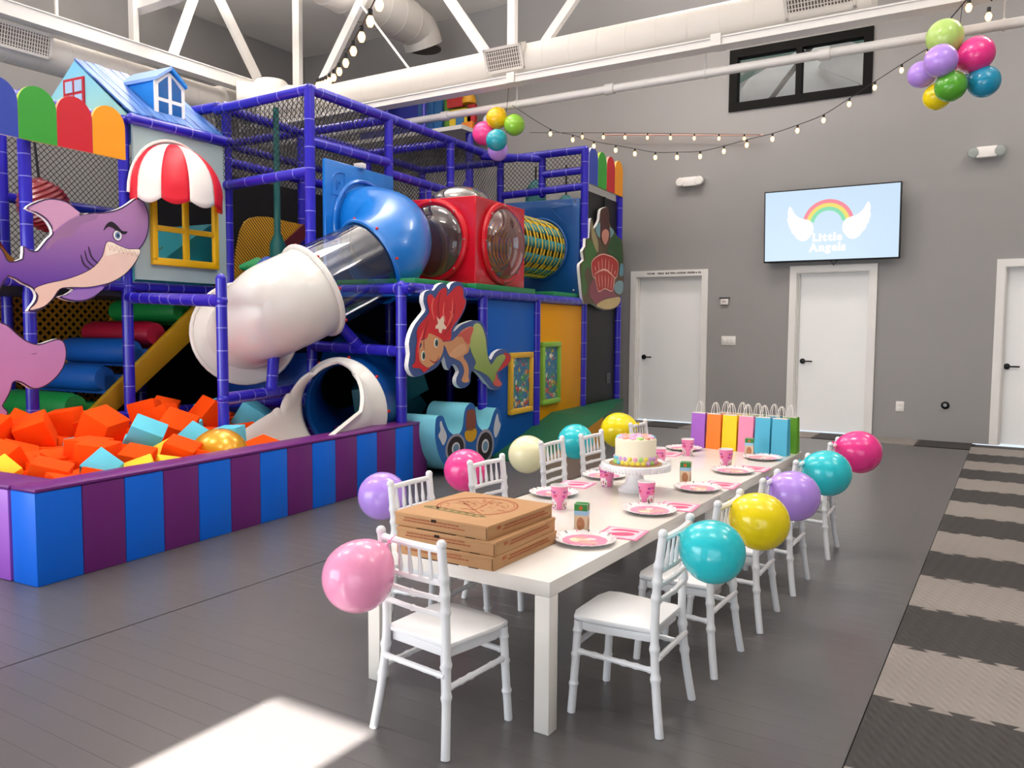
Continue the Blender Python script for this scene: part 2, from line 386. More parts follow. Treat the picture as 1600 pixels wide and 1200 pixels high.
t = thing('light_switch', 'white triple light switch plate below the thermostat', 'light switch', (-3.26, WY, 1.08))
MB().box(-3.355, -3.165, WY-.008, WY, 1.085, 1.205).build('plate', plast, t, bevel=.002)
for i in range(3): MB().box(-3.337+i*.055, -3.302+i*.055, WY-.014, WY-.008, 1.11, 1.18).build('rocker', plast, t, bevel=.002)
t = thing('wall_outlet', 'white outlet plate low on the wall right of the middle door', 'outlet', (-1.16, WY, .32))
MB().box(-1.205, -1.115, WY-.007, WY, .325, .445).build('plate', plast, t, bevel=.002)
for z in (.36, .41): MB().box(-1.18, -1.14, WY-.010, WY-.007, z-.016, z+.016).build('socket', plast, t, bevel=.003)
t = thing('wall_plug', 'round black plug fitting low on the wall beside the right door', 'wall plug', (-.68, WY, .39))
MB().lathe([(0, 0), (.045, 0), (.045, .012), (.03, .022), (0, .022)], 18, 0, Matrix.Translation((-.68, WY, .426)) @ Matrix.Rotation(PI/2, 4, 'X')).build('ring', handle_m, t)
MB().lathe([(0, .0), (.02, 0), (.02, .03), (0, .032)], 12, 0, Matrix.Translation((-.68, WY, .426)) @ Matrix.Rotation(PI/2, 4, 'X')).build('cap', mat('steel', '#9a9a9c', .3, .9), t)
# ================================================================ the party table
TT = .5
tabm = mat('white_lacquer', '#e9e3dc', .22, var=.02, scale=3); chairm = mat('white_chair_plastic', '#ececee', .30, var=.02)
tcx, tr_ = -1.575, math.radians(-.9)
def T(x, y, z=TT):   # table frame (slightly turned in the room)
    c, s_ = math.cos(tr_), math.sin(tr_); dx, dy = x-tcx, y-3.85
    return Vector((tcx+dx*c-dy*s_, 3.85+dx*s_+dy*c, z))
def table(name, y0, y1, label):
    t = thing(name, label, 'table', T(tcx, (y0+y1)/2, 0))
    xa, xb = tcx-.385, tcx+.385
    MB().box(xa, xb, y0, y1, TT-.05, TT).build('tabletop', tabm, t, xf=T, bevel=.002)
    for x in (xa, xb-.055):
        for y in (y0, y1-.055): MB().box(x, x+.055, y, y+.055, 0, TT-.05).build('leg', tabm, t, xf=T, bevel=.002)
    return t
table('party_table', 2.195, 3.838, 'low white square-legged table under the pizza boxes, near half')
table('party_table', 3.842, 5.49, 'low white square-legged table under the gift bags, far half')

# chairs: one with all its parts, then copies. Local frame: front towards +y
def bamboo(path, r, knots, n=10, flare=1.16):
    P = curve(path, 10); N = len(P); R = []
    for i in range(N):
        u = i/(N-1); k = max([0]+[math.exp(-((u-q)/.018)**2) for q in knots]); R.append(r*(1+(flare-1)*k))
    return P, R
def fine(path, r, knots):
    P = curve(path, 24); N = len(P); R = []
    for i in range(N):
        u = i/(N-1); R.append(r*(1+.28*max([0]+[math.exp(-((u-q)/.015)**2) for q in knots])))
    return P, R
def make_chair(label):
    t = thing('party_chair', label, 'chair', (0, 0, 0), 0, 'white bamboo-style children chairs')
    seat = [(-.135, -.135), (.135, -.135), (.155, .10), (.145, .145), (.09, .165), (-.09, .165), (-.145, .145), (-.155, .10)]
    sp = []
    n = len(seat)
    m = MB().prism(seat, lambda u, v, z: Vector((u, v, z+.006*(abs(u)/.15)**2)), .316, .334); m.build('seat', chairm, t, bevel=.006)
    ap = [(u*.9, v*.9) for u, v in seat]
    MB().prism(ap, lambda u, v, z: Vector((u, v, z)), .288, .316).build('apron', chairm, t, bevel=.003)
    for s in (-1, 1):
        P, R = fine([(s*.160, -.170, 0), (s*.143, -.148, .16), (s*.132, -.137, .33), (s*.131, -.143, .5), (s*.131, -.158, .645)], .0145, (.28, .42, .66, .74, .82))
        m = MB().tube(P, R, 10); m.ball((s*.133, -.159, .652), .0165, 10); m.build('back_post', chairm, t)
        P, R = fine([(s*.145, .150, 0), (s*.140, .140, .16), (s*.136, .132, .320)], .0142, (.33, .62, .86))
        MB().tube(P, R, 10).build('leg', chairm, t)
        P, R = fine([(s*.140, -.152, .205), (s*.1395, .142, .215)], .0095, (.12, .3, .42, .7, .88))
        MB().tube(P, R, 8).build('stretcher', chairm, t)
    for zz, rr in ((.635, .0115), (.530, .010), (.480, .009), (.428, .009)):
        yb = -.135-.024*max(0, (zz-.35)/.3)
        P, R = fine([(-.132, yb, zz), (0, yb-.008, zz), (.132, yb, zz)], rr, (.1, .5, .9) if zz < .5 else ())
        MB().tube(P, R, 8).build('top_rail' if zz > .6 else 'back_rail', chairm, t)
    for i in range(5):
        x = -.088+.044*i
        P, R = fine([(x, -.156, .53), (x, -.165, .635)], .0062, ()); R = [r*(.75+.55*math.exp(-((k/(len(R)-1)-.3)/.22)**2)) for k, r in enumerate(R)]
        MB().tube(P, R, 8).build('spindle', chairm, t)
    for y, z in ((-.150, .245), (.140, .235)):
        P, R = fine([(-.138, y, z), (.138, y, z)], .0095, (.12, .35, .65, .88)); MB().tube(P, R, 8).build('stretcher', chairm, t)
    return t
chairs = [  # x, y, turn, label
 (-1.545, 2.085, -.12, 'white chair at the near table end, light pink balloon tied to it'),
 (-1.085, 2.525, PI/2+.02, 'white chair on the right side nearest the camera, turquoise balloon on its back'),
 (-1.070, 3.055, PI/2-.02, 'second white chair on the right side, holding a yellow balloon'),
 (-1.055, 3.60, PI/2+.02, 'third white chair on the right side, holding a lilac balloon'),
 (-1.045, 4.18, PI/2, 'fourth white chair on the right side, holding the smaller turquoise balloon'),
 (-1.030, 4.93, PI/2+.03, 'farthest white chair on the right side, holding a magenta balloon'),
 (-2.02, 2.69, -PI/2+.02, 'white chair on the left side beside the pizza boxes, lilac balloon behind it'),
 (-2.03, 3.28, -PI/2-.05, 'second white chair on the left side, hot pink balloon behind it'),
 (-2.09, 4.06, -PI/2+.03, 'third white chair on the left side, cream balloon behind it'),
 (-2.04, 4.46, -PI/2-.03, 'fourth white chair on the left side, turquoise balloon behind it'),
 (-2.03, 5.17, -PI/2+.02, 'farthest white chair on the left side, behind the cake, yellow balloon behind it')]
c0 = make_chair(chairs[0][3]); c0.location = (chairs[0][0], chairs[0][1], 0); c0.rotation_euler = (0, 0, chairs[0][2])
for x, y, rz, lb in chairs[1:]: dup(c0, (x, y, 0), rz, lb)

# balloons
BC = {}
def bmat(name, col):
    return mat('balloon_'+name, col, .2, var=.02, coat=.25, sss=.3)
def balloon_mesh():
    pr = [(0, -1.0)]
    for i in range(1, 22):
        a = PI*i/22; r = math.sin(a); z = -math.cos(a)
        if z > 0: z *= 1.14; r *= (1-.10*max(0, z)**2)
        pr.append((r, z))
    pr += [(.075, 1.17), (.04, 1.20), (.035, 1.22), (.07, 1.28), (.085, 1.30), (0, 1.27)]
    return pr
BPR = balloon_mesh()
def balloon(c, r, knot, mname, col, label, group, string_to=None):
    d = Vector(knot)-Vector(c); o_r = rot_to(d)
    m = MB().lathe([(a*r, b*r) for a, b in BPR], 28)
    o = m.build('balloon', bmat(mname, col), angle=60, local=True)
    o.location = c; o.rotation_euler = o_r.to_euler(); BASE[o.name] = Vector(c)
    tag(o, label, 'balloon', group)
    if string_to is not None:
        M_ = (Matrix.Translation(Vector(c)) @ o_r).inverted(); k = Vector((0, 0, 1.24*r)); e = M_ @ Vector(string_to)
        MB().tube([k, (k+e)/2+Vector((0.004, 0, 0)), e], .0016, 5).build('ribbon', bmat(mname, col), o, local=True)
    return o
G1 = 'balloons tied to the chairs'
TQ, YE, LI, MA, PK, CR = '#2cc8d2', '#f8de10', '#bd95ee', '#f23a92', '#ffa2c8', '#f3ecc0'
for c, r, k, mn, col, lb in (
 ((-1.668, 1.805, .543), .108, (-1.60, 1.90, .66), 'pink', PK, 'large light pink balloon on the nearest chair at the table end'),
 ((-.795, 2.503, .589), .101, (-.93, 2.50, .64), 'turquoise', TQ, 'largest turquoise balloon, nearest on the right side of the table'),
 ((-.795, 3.065, .573), .108, (-.915, 3.05, .64), 'yellow', YE, 'yellow balloon between turquoise and lilac ones on the right side'),
 ((-.795, 3.623, .573), .108, (-.90, 3.60, .64), 'lilac', LI, 'lilac balloon on the right side of the table'),
 ((-.770, 4.215, .588), .113, (-.89, 4.18, .64), 'turquoise', TQ, 'smaller turquoise balloon before the magenta one, right of the table'),
 ((-.742, 4.985, .598), .122, (-.875, 4.94, .645), 'magenta', MA, 'magenta balloon farthest on the right side of the table'),
 ((-2.36, 2.712, .551), .106, (-2.185, 2.69, .64), 'lilac', LI, 'lilac balloon on the left side, nearest the striped pit wall'),
 ((-2.36, 3.351, .572), .109, (-2.195, 3.30, .64), 'hot_pink', '#fb4a98', 'hot pink balloon on the left side, behind the pizza boxes'),
 ((-2.40, 4.035, .561), .1115, (-2.245, 3.99, .64), 'cream', CR, 'cream balloon on the left side of the table'),
 ((-2.36, 4.566, .578), .113, (-2.205, 4.47, .64), 'turquoise', TQ, 'turquoise balloon on the left side, in front of the green ramp'),
 ((-2.33, 5.153, .592), .1225, (-2.19, 5.16, .645), 'yellow', YE, 'yellow balloon on the left side, behind the cake')):
    balloon(c, r, k, mn, col, lb, G1, k)
# ---------------------------------------------------------------- things on the table
card = mat('brown_cardboard', '#bb8d60', .7, var=.06, scale=20); carde = mat('cardboard_edge', '#7d4f2c', .8); prt = mat('brown_print', '#a85a34', .7); prg = mat('olive_print', '#7c6f3a', .7); slot_m = mat('dark_slot', '#2a1408', .9)
def pizza_box(i, x0, x1, y0, y1, z0, turn, label):
    h = .049; cx, cy = (x0+x1)/2, (y0+y1)/2; ca, sa = math.cos(turn), math.sin(turn)
    def F(x, y, z): return Vector((cx+(x-cx)*ca-(y-cy)*sa, cy+(x-cx)*sa+(y-cy)*ca, z))
    t = thing('pizza_box', label, 'pizza box', (cx, cy, z0), 0, 'stacked pizza boxes')
    MB().box(x0, x1, y0, y1, z0, z0+h-.006).build('tray', card, t, xf=F, bevel=.0025)
    MB().box(x0-.0015, x1+.0015, y0-.0015, y1+.0015, z0+h-.012, z0+h-.0004).build('lid', card, t, xf=F, bevel=.002)
    # front flap seam and slots
    MB().box(x0+.10, x0+.27, y0-.0022, y0-.0008, z0-.0005, z0+.0022).box(x0+.31, x0+.35, y0-.0022, y0-.0008, z0-.0003, z0+.0018).build('slot', slot_m, t, xf=F)
    MB().box(x1-.0055, x1-.003, y0-.0024, y0-.001, z0+.004, z0+h-.006).build('flap_edge', carde, t, xf=F)
    rr = random.Random(i); m = MB()
    for z, a, b in ((.030, .045, .28), (.020, .04, .30)):
        x = x0+a
        while x < x0+b:
            l = rr.uniform(.008, .02); m.box(x, x+l, y0-.0026, y0-.0012, z0+z, z0+z+.0042); x += l+.004
    m.build('front_print', prt, t, xf=F)['kind'] = 'stuff'; m = MB()
    for z, a, b in ((.030, .10, .36), (.020, .09, .37)):
        y = y0+a
        while y < y0+b:
            l = rr.uniform(.008, .02); m.box(x1+.0012, x1+.0028, y, y+l, z0+z, z0+z+.0042); y += l+.004
    m.box(x1+.001, x1+.0026, y0+.055, y0+.075, z0+h-.022, z0+h-.012)
    m.build('side_print', prt, t, xf=F)['kind'] = 'stuff'
    MB().box(x0+.165, x0+.185, y0-.003, y0-.001, z0+h-.018, z0+h-.008).build('thumb_notch', slot_m, t, xf=F)
    if i == 2:
        zt = z0+h+.0001; m = MB(); cx_, cy_ = cx-.005, cy+.02
        def ring(r0, r1, a0, a1, mi=0, n=40):
            for k in range(n):
                u, v = a0+(a1-a0)*k/n, a0+(a1-a0)*(k+1)/n
                m.add([(cx_+r*math.cos(g), cy_+r*math.sin(g), zt) for r, g in ((r0, u), (r1, u), (r1, v), (r0, v))], [(0, 1, 2, 3)], mi)
        ring(.143, .151, -.9, PI+.9); ring(.134, .1375, -.8, PI+.8); ring(.112, .114, -.5, 1.2)
        for k in range(46):   # the round picture: chef-like scribbles and a slice, as hatched strokes
            a = rr.uniform(0, 2*PI); r_ = .12*math.sqrt(rr.random()); l = rr.uniform(.015, .05); th = rr.uniform(-.5, .9); wd = rr.uniform(.0025, .006)
            u = Vector((math.cos(th), math.sin(th), 0)); n_ = Vector((-u.y, u.x, 0)); c = Vector((cx_+r_*math.cos(a), cy_+r_*math.sin(a), zt))
            m.add([c-u*l/2, c-n_*wd, c+u*l/2, c+n_*wd], [(0, 1, 2, 3)], 0)
        for (ax, ay), (bx, by) in (((-.09, .03), (.01, .05)), ((-.09, .03), (.03, -.06)), ((.01, .05), (.03, -.06)), ((.03, -.06), (.09, -.10))):
            a, b = Vector((cx_+ax, cy_+ay, zt)), Vector((cx_+bx, cy_+by, zt)); n_ = (b-a).normalized().cross(Vector((0, 0, 1)))*.003; m.add([a-n_, b-n_, b+n_, a+n_], [(0, 1, 2, 3)], 0)
        # banner
        bn = [(-.15, -.125), (.10, -.145), (.13, -.125), (.10, -.110), (-.14, -.09), (-.165, -.105)]
        m.add([(cx_+a, cy_+b, zt) for a, b in bn], [tuple(range(6))], 1)
        for k in range(7): m.add([(cx_-.12+.034*k+a, cy_-.118-.0028*k+b, zt+.0002) for a, b in ((0, 0), (.018, 0), (.018, .012), (0, .012))], [(0, 1, 2, 3)], 2)
        m.build('lid_print', [prt, prg, card], t, xf=F, flat=True)
pizza_box(0, -1.835, -1.425, 2.185, 2.612, TT, .0, 'brown pizza box at the bottom of the stack')
pizza_box(1, -1.835, -1.425, 2.185, 2.605, TT+.0495, .02, 'brown pizza box in the middle of the stack')
pizza_box(2, -1.845, -1.445, 2.19, 2.61, TT+.099, -.02, 'brown pizza box on top, round emblem printed on the lid')

# paper plates with a fluted rim
pw = mat('plate_white', '#ebe6e6', .35); pkA = mat('plate_pink', '#f08fb0', .4, var=.25, scale=40); pkB = mat('plate_salmon', '#f6a5a0', .4, var=.2, scale=60); pkC = mat('plate_cream', '#efe0c0', .4, var=.2, scale=50); dk = mat('plate_dark_dash', '#3b2b35', .5)
def make_plate():
    t = thing('paper_plate', '', 'plate', (0, 0, 0), 0, 'pink paper plates on the table')
    n = 48; m = MB(); prof = [(0, .004), (.075, .004), (.085, .007), (.108, .016), (.117, .0175), (.1175, .016), (.108, .0135), (.085, .004), (.075, 0), (0, 0)]
    m.lathe(prof, n)
    for i, v in enumerate(m.v):
        r = math.hypot(v.x, v.y)
        if r > .10:
            g = math.atan2(v.y, v.x); k = 1+.018*math.cos(24*g); m.v[i] = Vector((v.x*k, v.y*k, v.z+.0015*math.cos(24*g)))
    b = m.build('plate_body', pw, t, angle=60)
    m = MB()
    sec = [(0, .5, 0), (.5, .62, 2), (.62, 1.0, 1)]
    def blob(P, mi, z): m.add([(a*.083, b_*.083, z) for a, b_ in P], [tuple(range(len(P)))], mi)
    circ = lambda a0, a1, r=1, n=14: [(r*math.cos(2*PI*(a0+(a1-a0)*k/n)), r*math.sin(2*PI*(a0+(a1-a0)*k/n))) for k in range(n+1)]
    blob([(x*1.03, y*1.03) for x, y in circ(0, .97)], 0, .0076); blob([(x*.5-.2, y*.42-.1) for x, y in circ(0, .97)], 2, .0079); blob([(x*.5+.3, y*.32-.3) for x, y in circ(0, .97)], 1, .0083)
    blob([(x*.3-.35, y*.2+.25) for x, y in circ(0, .97)], 1, .0083); blob([(x*.22+.2, y*.16+.3) for x, y in circ(0, .97)], 3, .0087)
    m.build('plate_print', [pkA, pkB, pkC, pw], b, flat=True)
    m = MB()
    for k in range(14):
        g = 2*PI*k/14+.1; r0, r1, wd = .098, .112, .0028
        def pt(r, s): return (r*math.cos(g)-s*math.sin(g), r*math.sin(g)+s*math.cos(g), .0125+(r-.098)*.42+.003)
        m.add([pt(r0, -wd), pt(r1, -wd), pt(r1, wd), pt(r0, wd)], [(0, 1, 2, 3)], k % 2)
    m.build('rim_dashes', [dk, pkA], b, flat=True)
    return t
pl = make_plate(); first = True
for x, y, rz, lb in ((-1.342, 2.683, 0, 'pink paper plate nearest, beside the pizza boxes'), (-1.33, 3.285, 1, 'second pink paper plate on the right edge, in front of the cake stand'), (-1.32, 3.882, 2, 'third pink paper plate on the right edge, by the second drink carton'),
      (-1.318, 4.465, 3, 'fourth pink paper plate on the right edge, before the paper cup'), (-1.302, 5.03, 4, 'farthest pink paper plate on the right edge, beside the gift bags'), (-1.858, 3.374, 2, 'pink paper plate on the left edge, just past the pizza boxes'),
      (-1.856, 3.93, 5, 'pink paper plate on the left edge, left of the cake stand'), (-1.843, 4.55, 3, 'pink paper plate on the left edge, hidden partly by the cake'), (-1.845, 5.13, 1, 'farthest pink paper plate on the left edge, by the purple gift bag')):
    if first: pl.location = (x, y, TT); pl.rotation_euler = (0, 0, rz); pl['label'] = lb; first = False
    else: dup(pl, (x, y, TT+.0003), rz, lb)
# napkins
nk = mat('napkin_pink', '#f08cae', .8, var=.12, scale=30); nk2 = mat('napkin_rose', '#e2557d', .8, var=.2, scale=40); nk3 = mat('napkin_pale', '#f7c9d4', .8)
def make_napkin():
    t = thing('paper_napkin', '', 'napkin', (0, 0, 0), 0, 'pink paper napkins')
    MB().box(-.083, .083, -.083, .083, .0, .003).build('sheet', nk, t)
    m = MB(); m.box(-.07, .07, -.07, .07, .003, .0034, 1)
    m.prism(smooth_poly([(-.05, -.03), (-.01, -.05), (.04, -.03), (.05, .0), (.02, .015), (-.02, -.002)]), lambda u, v, z: Vector((u, v, z)), .0034, .0038, 0)
    m.prism(smooth_poly([(-.055, .02), (0, .03), (.055, .03), (.04, .055), (-.03, .055)]), lambda u, v, z: Vector((u, v, z)), .0034, .0038, 0)
    m.build('napkin_print', [nk2, nk3], t, flat=True)
    return t
np_ = make_napkin(); first = True
for x, y, rz, lb in ((-1.275, 2.875, .1, 'pink napkin tucked by the nearest plate'), (-1.262, 3.45, .1, 'pink napkin by the second plate on the right'), (-1.255, 4.06, .05, 'pink napkin by the third plate on the right'), (-1.25, 4.64, .0, 'pink napkin by the fourth plate on the right'),
      (-1.885, 3.66, .1, 'pink napkin on the left edge, left of the cake stand'), (-1.865, 4.88, .05, 'pink napkin at the left edge, before the farthest left plate')):
    if first: np_.location = (x, y, TT); np_.rotation_euler = (0, 0, rz); np_['label'] = lb; first = False
    else: dup(np_, (x, y, TT), rz, lb)
# paper cups
cupm = mat('cup_pink', '#ee86b6', .35, var=.12, scale=45)
def make_cup():
    t = thing('paper_cup', '', 'paper cup', (0, 0, 0), 0, 'pink printed paper cups')
    pr = [(0, .003), (.027, .003), (.028, 0), (.0295, .002), (.0395, .104), (.0415, .106), (.0395, .108), (.0375, .104), (.0285, .008), (0, .008)]
    b = MB().lathe(pr, 28, 0, None, [1, 1, 1, 0, 1, 1, 1, 1, 1]).build('cup_body', [cupm, pw], t, angle=50)
    m = MB(); rr = random.Random(5)
    def patch(g0, g1, z0, z1, mi, k=4):
        for j in range(k):
            a, b_ = g0+(g1-g0)*j/k, g0+(g1-g0)*(j+1)/k
            R = lambda z: .0298+.0098*z/.102+.0004
            m.add([(R(z)*math.cos(g), R(z)*math.sin(g), z) for g, z in ((a, z0), (b_, z0), (b_, z1), (a, z1))], [(0, 1, 2, 3)], mi)
    for g in (0, PI*.66, PI*1.33):
        patch(g-.62, g+.62, .006, .036, 1); patch(g-.42, g+.42, .036, .048, 1); patch(g-.5, g-.3, .012, .03, 2, 2); patch(g-.1, g+.14, .018, .034, 3, 2); patch(g+.3, g+.5, .010, .026, 2, 2); patch(g-.2, g+.2, .006, .012, 0)
        patch(g-.55, g-.25, .075, .083, 0, 3); patch(g-.15, g+.1, .077, .085, 4, 3); patch(g+.2, g+.5, .075, .083, 0, 3); patch(g-.7, g-.3, .055, .066, 4, 3); patch(g+.25, g+.7, .058, .070, 3, 3)
    m.build('cup_print', [mat('cup_purple', '#8c3d8e', .4), pw, mat('cup_brown', '#a5764e', .5), mat('cup_red', '#d34a6d', .4), mat('cup_magenta', '#d24aa6', .4)], b, flat=True)['kind'] = 'stuff'
    return t
cp = make_cup(); first = True
for x, y, rz, lb in ((-1.69, 3.123, 0, 'pink paper cup right of the pizza boxes, on the left half of the table'), (-1.402, 3.423, -.5, 'pink paper cup in front of the cake stand foot'), (-1.733, 3.703, .4, 'pink paper cup left of the cake stand'), (-1.741, 4.433, 1, 'pink paper cup just right of the cake'),
      (-1.735, 4.894, 2, 'farthest pink paper cup, by the left plates'), (-1.402, 4.609, -.3, 'pink paper cup on the right half, before the gift bags')):
    if first: cp.location = (x, y, TT); cp.rotation_euler = (0, 0, rz); cp['label'] = lb; first = False
    else: dup(cp, (x, y, TT), rz, lb)
# drink cartons
def make_carton():
    t = thing('drink_carton', '', 'drink carton', (0, 0, 0), 0, 'small drink cartons')
    w_, d_, h = .026, .020, .112
    b = MB().box(-w_, w_, -d_, d_, 0, h).build('carton_body', mat('carton_white', '#f1ebe2', .4), t, bevel=.0015)
    m = MB()
    def face(x0, x1, z0, z1, mi, side=0, e=.0006):
        if side == 0: P = [(x0*w_, -d_-e, z0*h), (x1*w_, -d_-e, z0*h), (x1*w_, -d_-e, z1*h), (x0*w_, -d_-e, z1*h)]
        elif side == 1: P = [(w_+e, x0*d_, z0*h), (w_+e, x1*d_, z0*h), (w_+e, x1*d_, z1*h), (w_+e, x0*d_, z1*h)]
        else: P = [(-w_-e, x0*d_, z0*h), (-w_-e, x1*d_, z0*h), (-w_-e, x1*d_, z1*h), (-w_-e, x0*d_, z1*h)]
        m.add(P, [(0, 1, 2, 3)], mi)
    for sd in (0, 1, 2):
        face(-.98, .98, .76, .99, 0, sd); face(-.98, .98, .60, .76, 1, sd); face(-.98, .98, .02, .6, 2 if sd else 4, sd)
        cx_ = [(.62*math.cos(2*PI*k/12), .30+.24*math.sin(2*PI*k/12)) for k in range(12)]
        P = [((a*w_, -d_-.0012, b_*h) if sd == 0 else ((w_+.0012) if sd == 1 else (-w_-.0012), a*d_, b_*h)) for a, b_ in cx_]
        m.add(P, [tuple(range(12))], 3)
        cx_ = [(.3*math.cos(2*PI*k/10), .86+.08*math.sin(2*PI*k/10)) for k in range(10)]
        m.add([((a*w_, -d_-.0012, b_*h) if sd == 0 else ((w_+.0012) if sd == 1 else (-w_-.0012), a*d_, b_*h)) for a, b_ in cx_], [tuple(range(10))], 5)
    m.add([(-w_*.97, -d_*.97, h+.0006), (w_*.97, -d_*.97, h+.0006), (w_*.97, d_*.97, h+.0006), (-w_*.97, d_*.97, h+.0006)], [(0, 1, 2, 3)], 0)
    m.build('carton_print', [mat('carton_green', '#2f8a3a', .4), mat('carton_sky', '#9fd0ee', .4), mat('carton_cream', '#ead9bd', .4), mat('carton_tan', '#b98058', .5, var=.3, scale=60), mat('carton_beige', '#e3cfae', .4), mat('carton_orange', '#c7632c', .5)], b, flat=True)
    return t
ct = make_carton(); first = True
for x, y, rz, lb in ((-1.426, 2.822, .25, 'small drink carton with green top behind the nearest plate'), (-1.429, 4.009, .2, 'small drink carton with green top right of the cake stand'), (-1.407, 5.11, .2, 'small drink carton with green top before the gift bags')):
    if first: ct.location = (x, y, TT); ct.rotation_euler = (0, 0, rz); ct['label'] = lb; first = False
    else: dup(ct, (x, y, TT), rz, lb)
# cake stand and cake
KX, KY = -1.573, 3.69
cer = mat('white_ceramic', '#f4f5f7', .2, coat=.3)
t = thing('cake_stand', 'white pedestal cake stand with a beaded rim, in the middle of the table', 'cake stand', (KX, KY, TT))
Mk = Matrix.Translation((KX, KY, TT))
MB().lathe([(0, 0), (.085, 0), (.086, .006), (.075, .014), (.052, .035), (.040, .07), (.042, .092), (.05, .1), (0, .1)], 40, 0, Mk).build('foot', cer, t, angle=50)
m = MB().lathe([(0, .1), (.10, .1), (.150, .104), (.165, .112), (.172, .13), (.168, .138), (.155, .14), (.15, .134), (0, .132)], 64, 0, Mk)
m.build('top_plate', cer, t, angle=50)
m = MB()
for k in range(64):
    g = 2*PI*k/64; m.box(-.002, .002, -.0025, .0025, -.013, .011, 0, Mk @ Matrix.Translation((.1705*math.cos(g), .1705*math.sin(g), .120)) @ Matrix.Rotation(g, 4, 'Z'))
m.build('rim_fluting', cer, t)
t = thing('birthday_cake', 'cream birthday cake with pastel piped dots, on the white stand', 'cake', (KX, KY, TT+.1345))
cz = TT+.135; Mc = Matrix.Translation((KX, KY, cz))
MB().lathe([(0, 0), (.128, 0), (.128, .004), (0, .004)], 48, 0, Mc).build('cake_board', mat('gold_board', '#b98b5a', .4, .3), t)
MB().lathe([(0, .004), (.100, .004), (.1005, .12), (.095, .129), (.085, .131), (0, .130)], 56, 0, Mc).build('cake_body', mat('cream_icing', '#f9eed2', .5, bump=.1, sss=.1), t, angle=50)
pal = [mat('icing_'+n, c, .45) for n, c in (('pink', '#f3a3c0'), ('yellow', '#f2e24c'), ('green', '#a8d970'), ('blue', '#76c5d8'), ('lilac', '#d7a8dc'), ('salmon', '#f79b86'))]
rr = random.Random(2); dots = {}
for k in range(24):
    for row, (rad, z, s) in enumerate(((.101, .012, .0125), (.101, .034, .011))):
        g = 2*PI*(k+.5*row)/24; cidx = rr.randrange(6)
        o = MB().lathe([(0, -.6*s), (.8*s, -.45*s), (s, 0), (.75*s, .5*s), (.3*s, .75*s), (0, .85*s)], 10).build('icing_dot', pal[cidx], t, local=True) if (cidx, row) not in dots else dots[(cidx, row)].copy()
        if (cidx, row) in dots: COL.objects.link(o); o.parent = t
        dots[(cidx, row)] = o; o.location = (rad*math.cos(g), rad*math.sin(g), z); o.rotation_euler = (0, PI/2, g)
for k in range(14):
    g = 2*PI*k/14; cidx = (0, 3, 0, 5, 0, 2, 5)[k % 7]; s = .019
    o = MB().lathe([(0, -.2*s), (s, -.1*s), (.95*s, .2*s), (.6*s, .45*s), (0, .6*s)], 12).build('icing_rosette', pal[cidx], t, local=True)
    o.location = (.078*math.cos(g), .078*math.sin(g), .131)
for k in range(6):
    g = 2*PI*k/6+.3; s = .022
    o = MB().lathe([(0, -.2*s), (s, -.1*s), (.95*s, .2*s), (.6*s, .45*s), (0, .6*s)], 12).build('icing_rosette', pal[(5, 0, 4)[k % 3]], t, local=True); o.location = (.04*math.cos(g), .04*math.sin(g), .131)

# gift bags
bagh = mat('white_twine', '#f3eee6', .8)
def bag(cx, cy, w_, d_, h, rz, col, name, label):
    mm = mat('bag_'+name, col, .55, var=.04, scale=15); t = thing('gift_bag', label, 'gift bag', (cx, cy, TT), rz, 'paper gift bags at the far end of the table')
    a, b = w_/2, d_/2; m = MB()
    ins = mat('bag_inside', '#ece6dd', .8); e = .0012
    # front and back panels lean together towards the mouth; the gussets fold inwards
    tb = b*.62; g = .45
    V = [(-a, -b, 0), (a, -b, 0), (a, b, 0), (-a, b, 0), (-a*.96, -tb, h), (a*.96, -tb, h), (a*.96, tb, h), (-a*.96, tb, h), (a-a*.02, 0, h*.08), (a*.96-b*g, 0, h), (-a+a*.02, 0, h*.08), (-a*.96+b*g, 0, h)]
    Fc = [(0, 1, 2, 3), (0, 1, 5, 4), (2, 3, 7, 6), (1, 8, 9, 5), (2, 6, 9, 8), (1, 2, 8), (3, 10, 11, 7), (0, 4, 11, 10), (0, 10, 3)]
    m.add(V, Fc, 0); o = m.build('bag_body', [mm, ins], t, flat=True, local=True)
    sd = o.modifiers.new('thick', 'SOLIDIFY'); sd.thickness = .001; sd.material_offset = 1; sd.offset = 0
    MB().box(-a*.95, a*.95, -tb-.0009, -tb+.004, h-.004, h+.001).box(-a*.95, a*.95, tb-.004, tb+.0009, h-.004, h+.001).build('top_fold', ins, t, local=True)
    for s in (-1, 1):
        P = [(-a*.42, s*(tb-.003), h-.03), (-a*.40, s*(tb-.003), h+.02), (-a*.22, s*(tb-.010), h+.062), (0, s*(tb-.014), h+.074), (a*.22, s*(tb-.010), h+.062), (a*.40, s*(tb-.003), h+.02), (a*.42, s*(tb-.003), h-.03)]
        MB().tube(curve(P, 4), .0022, 6).build('handle', bagh, t, local=True)
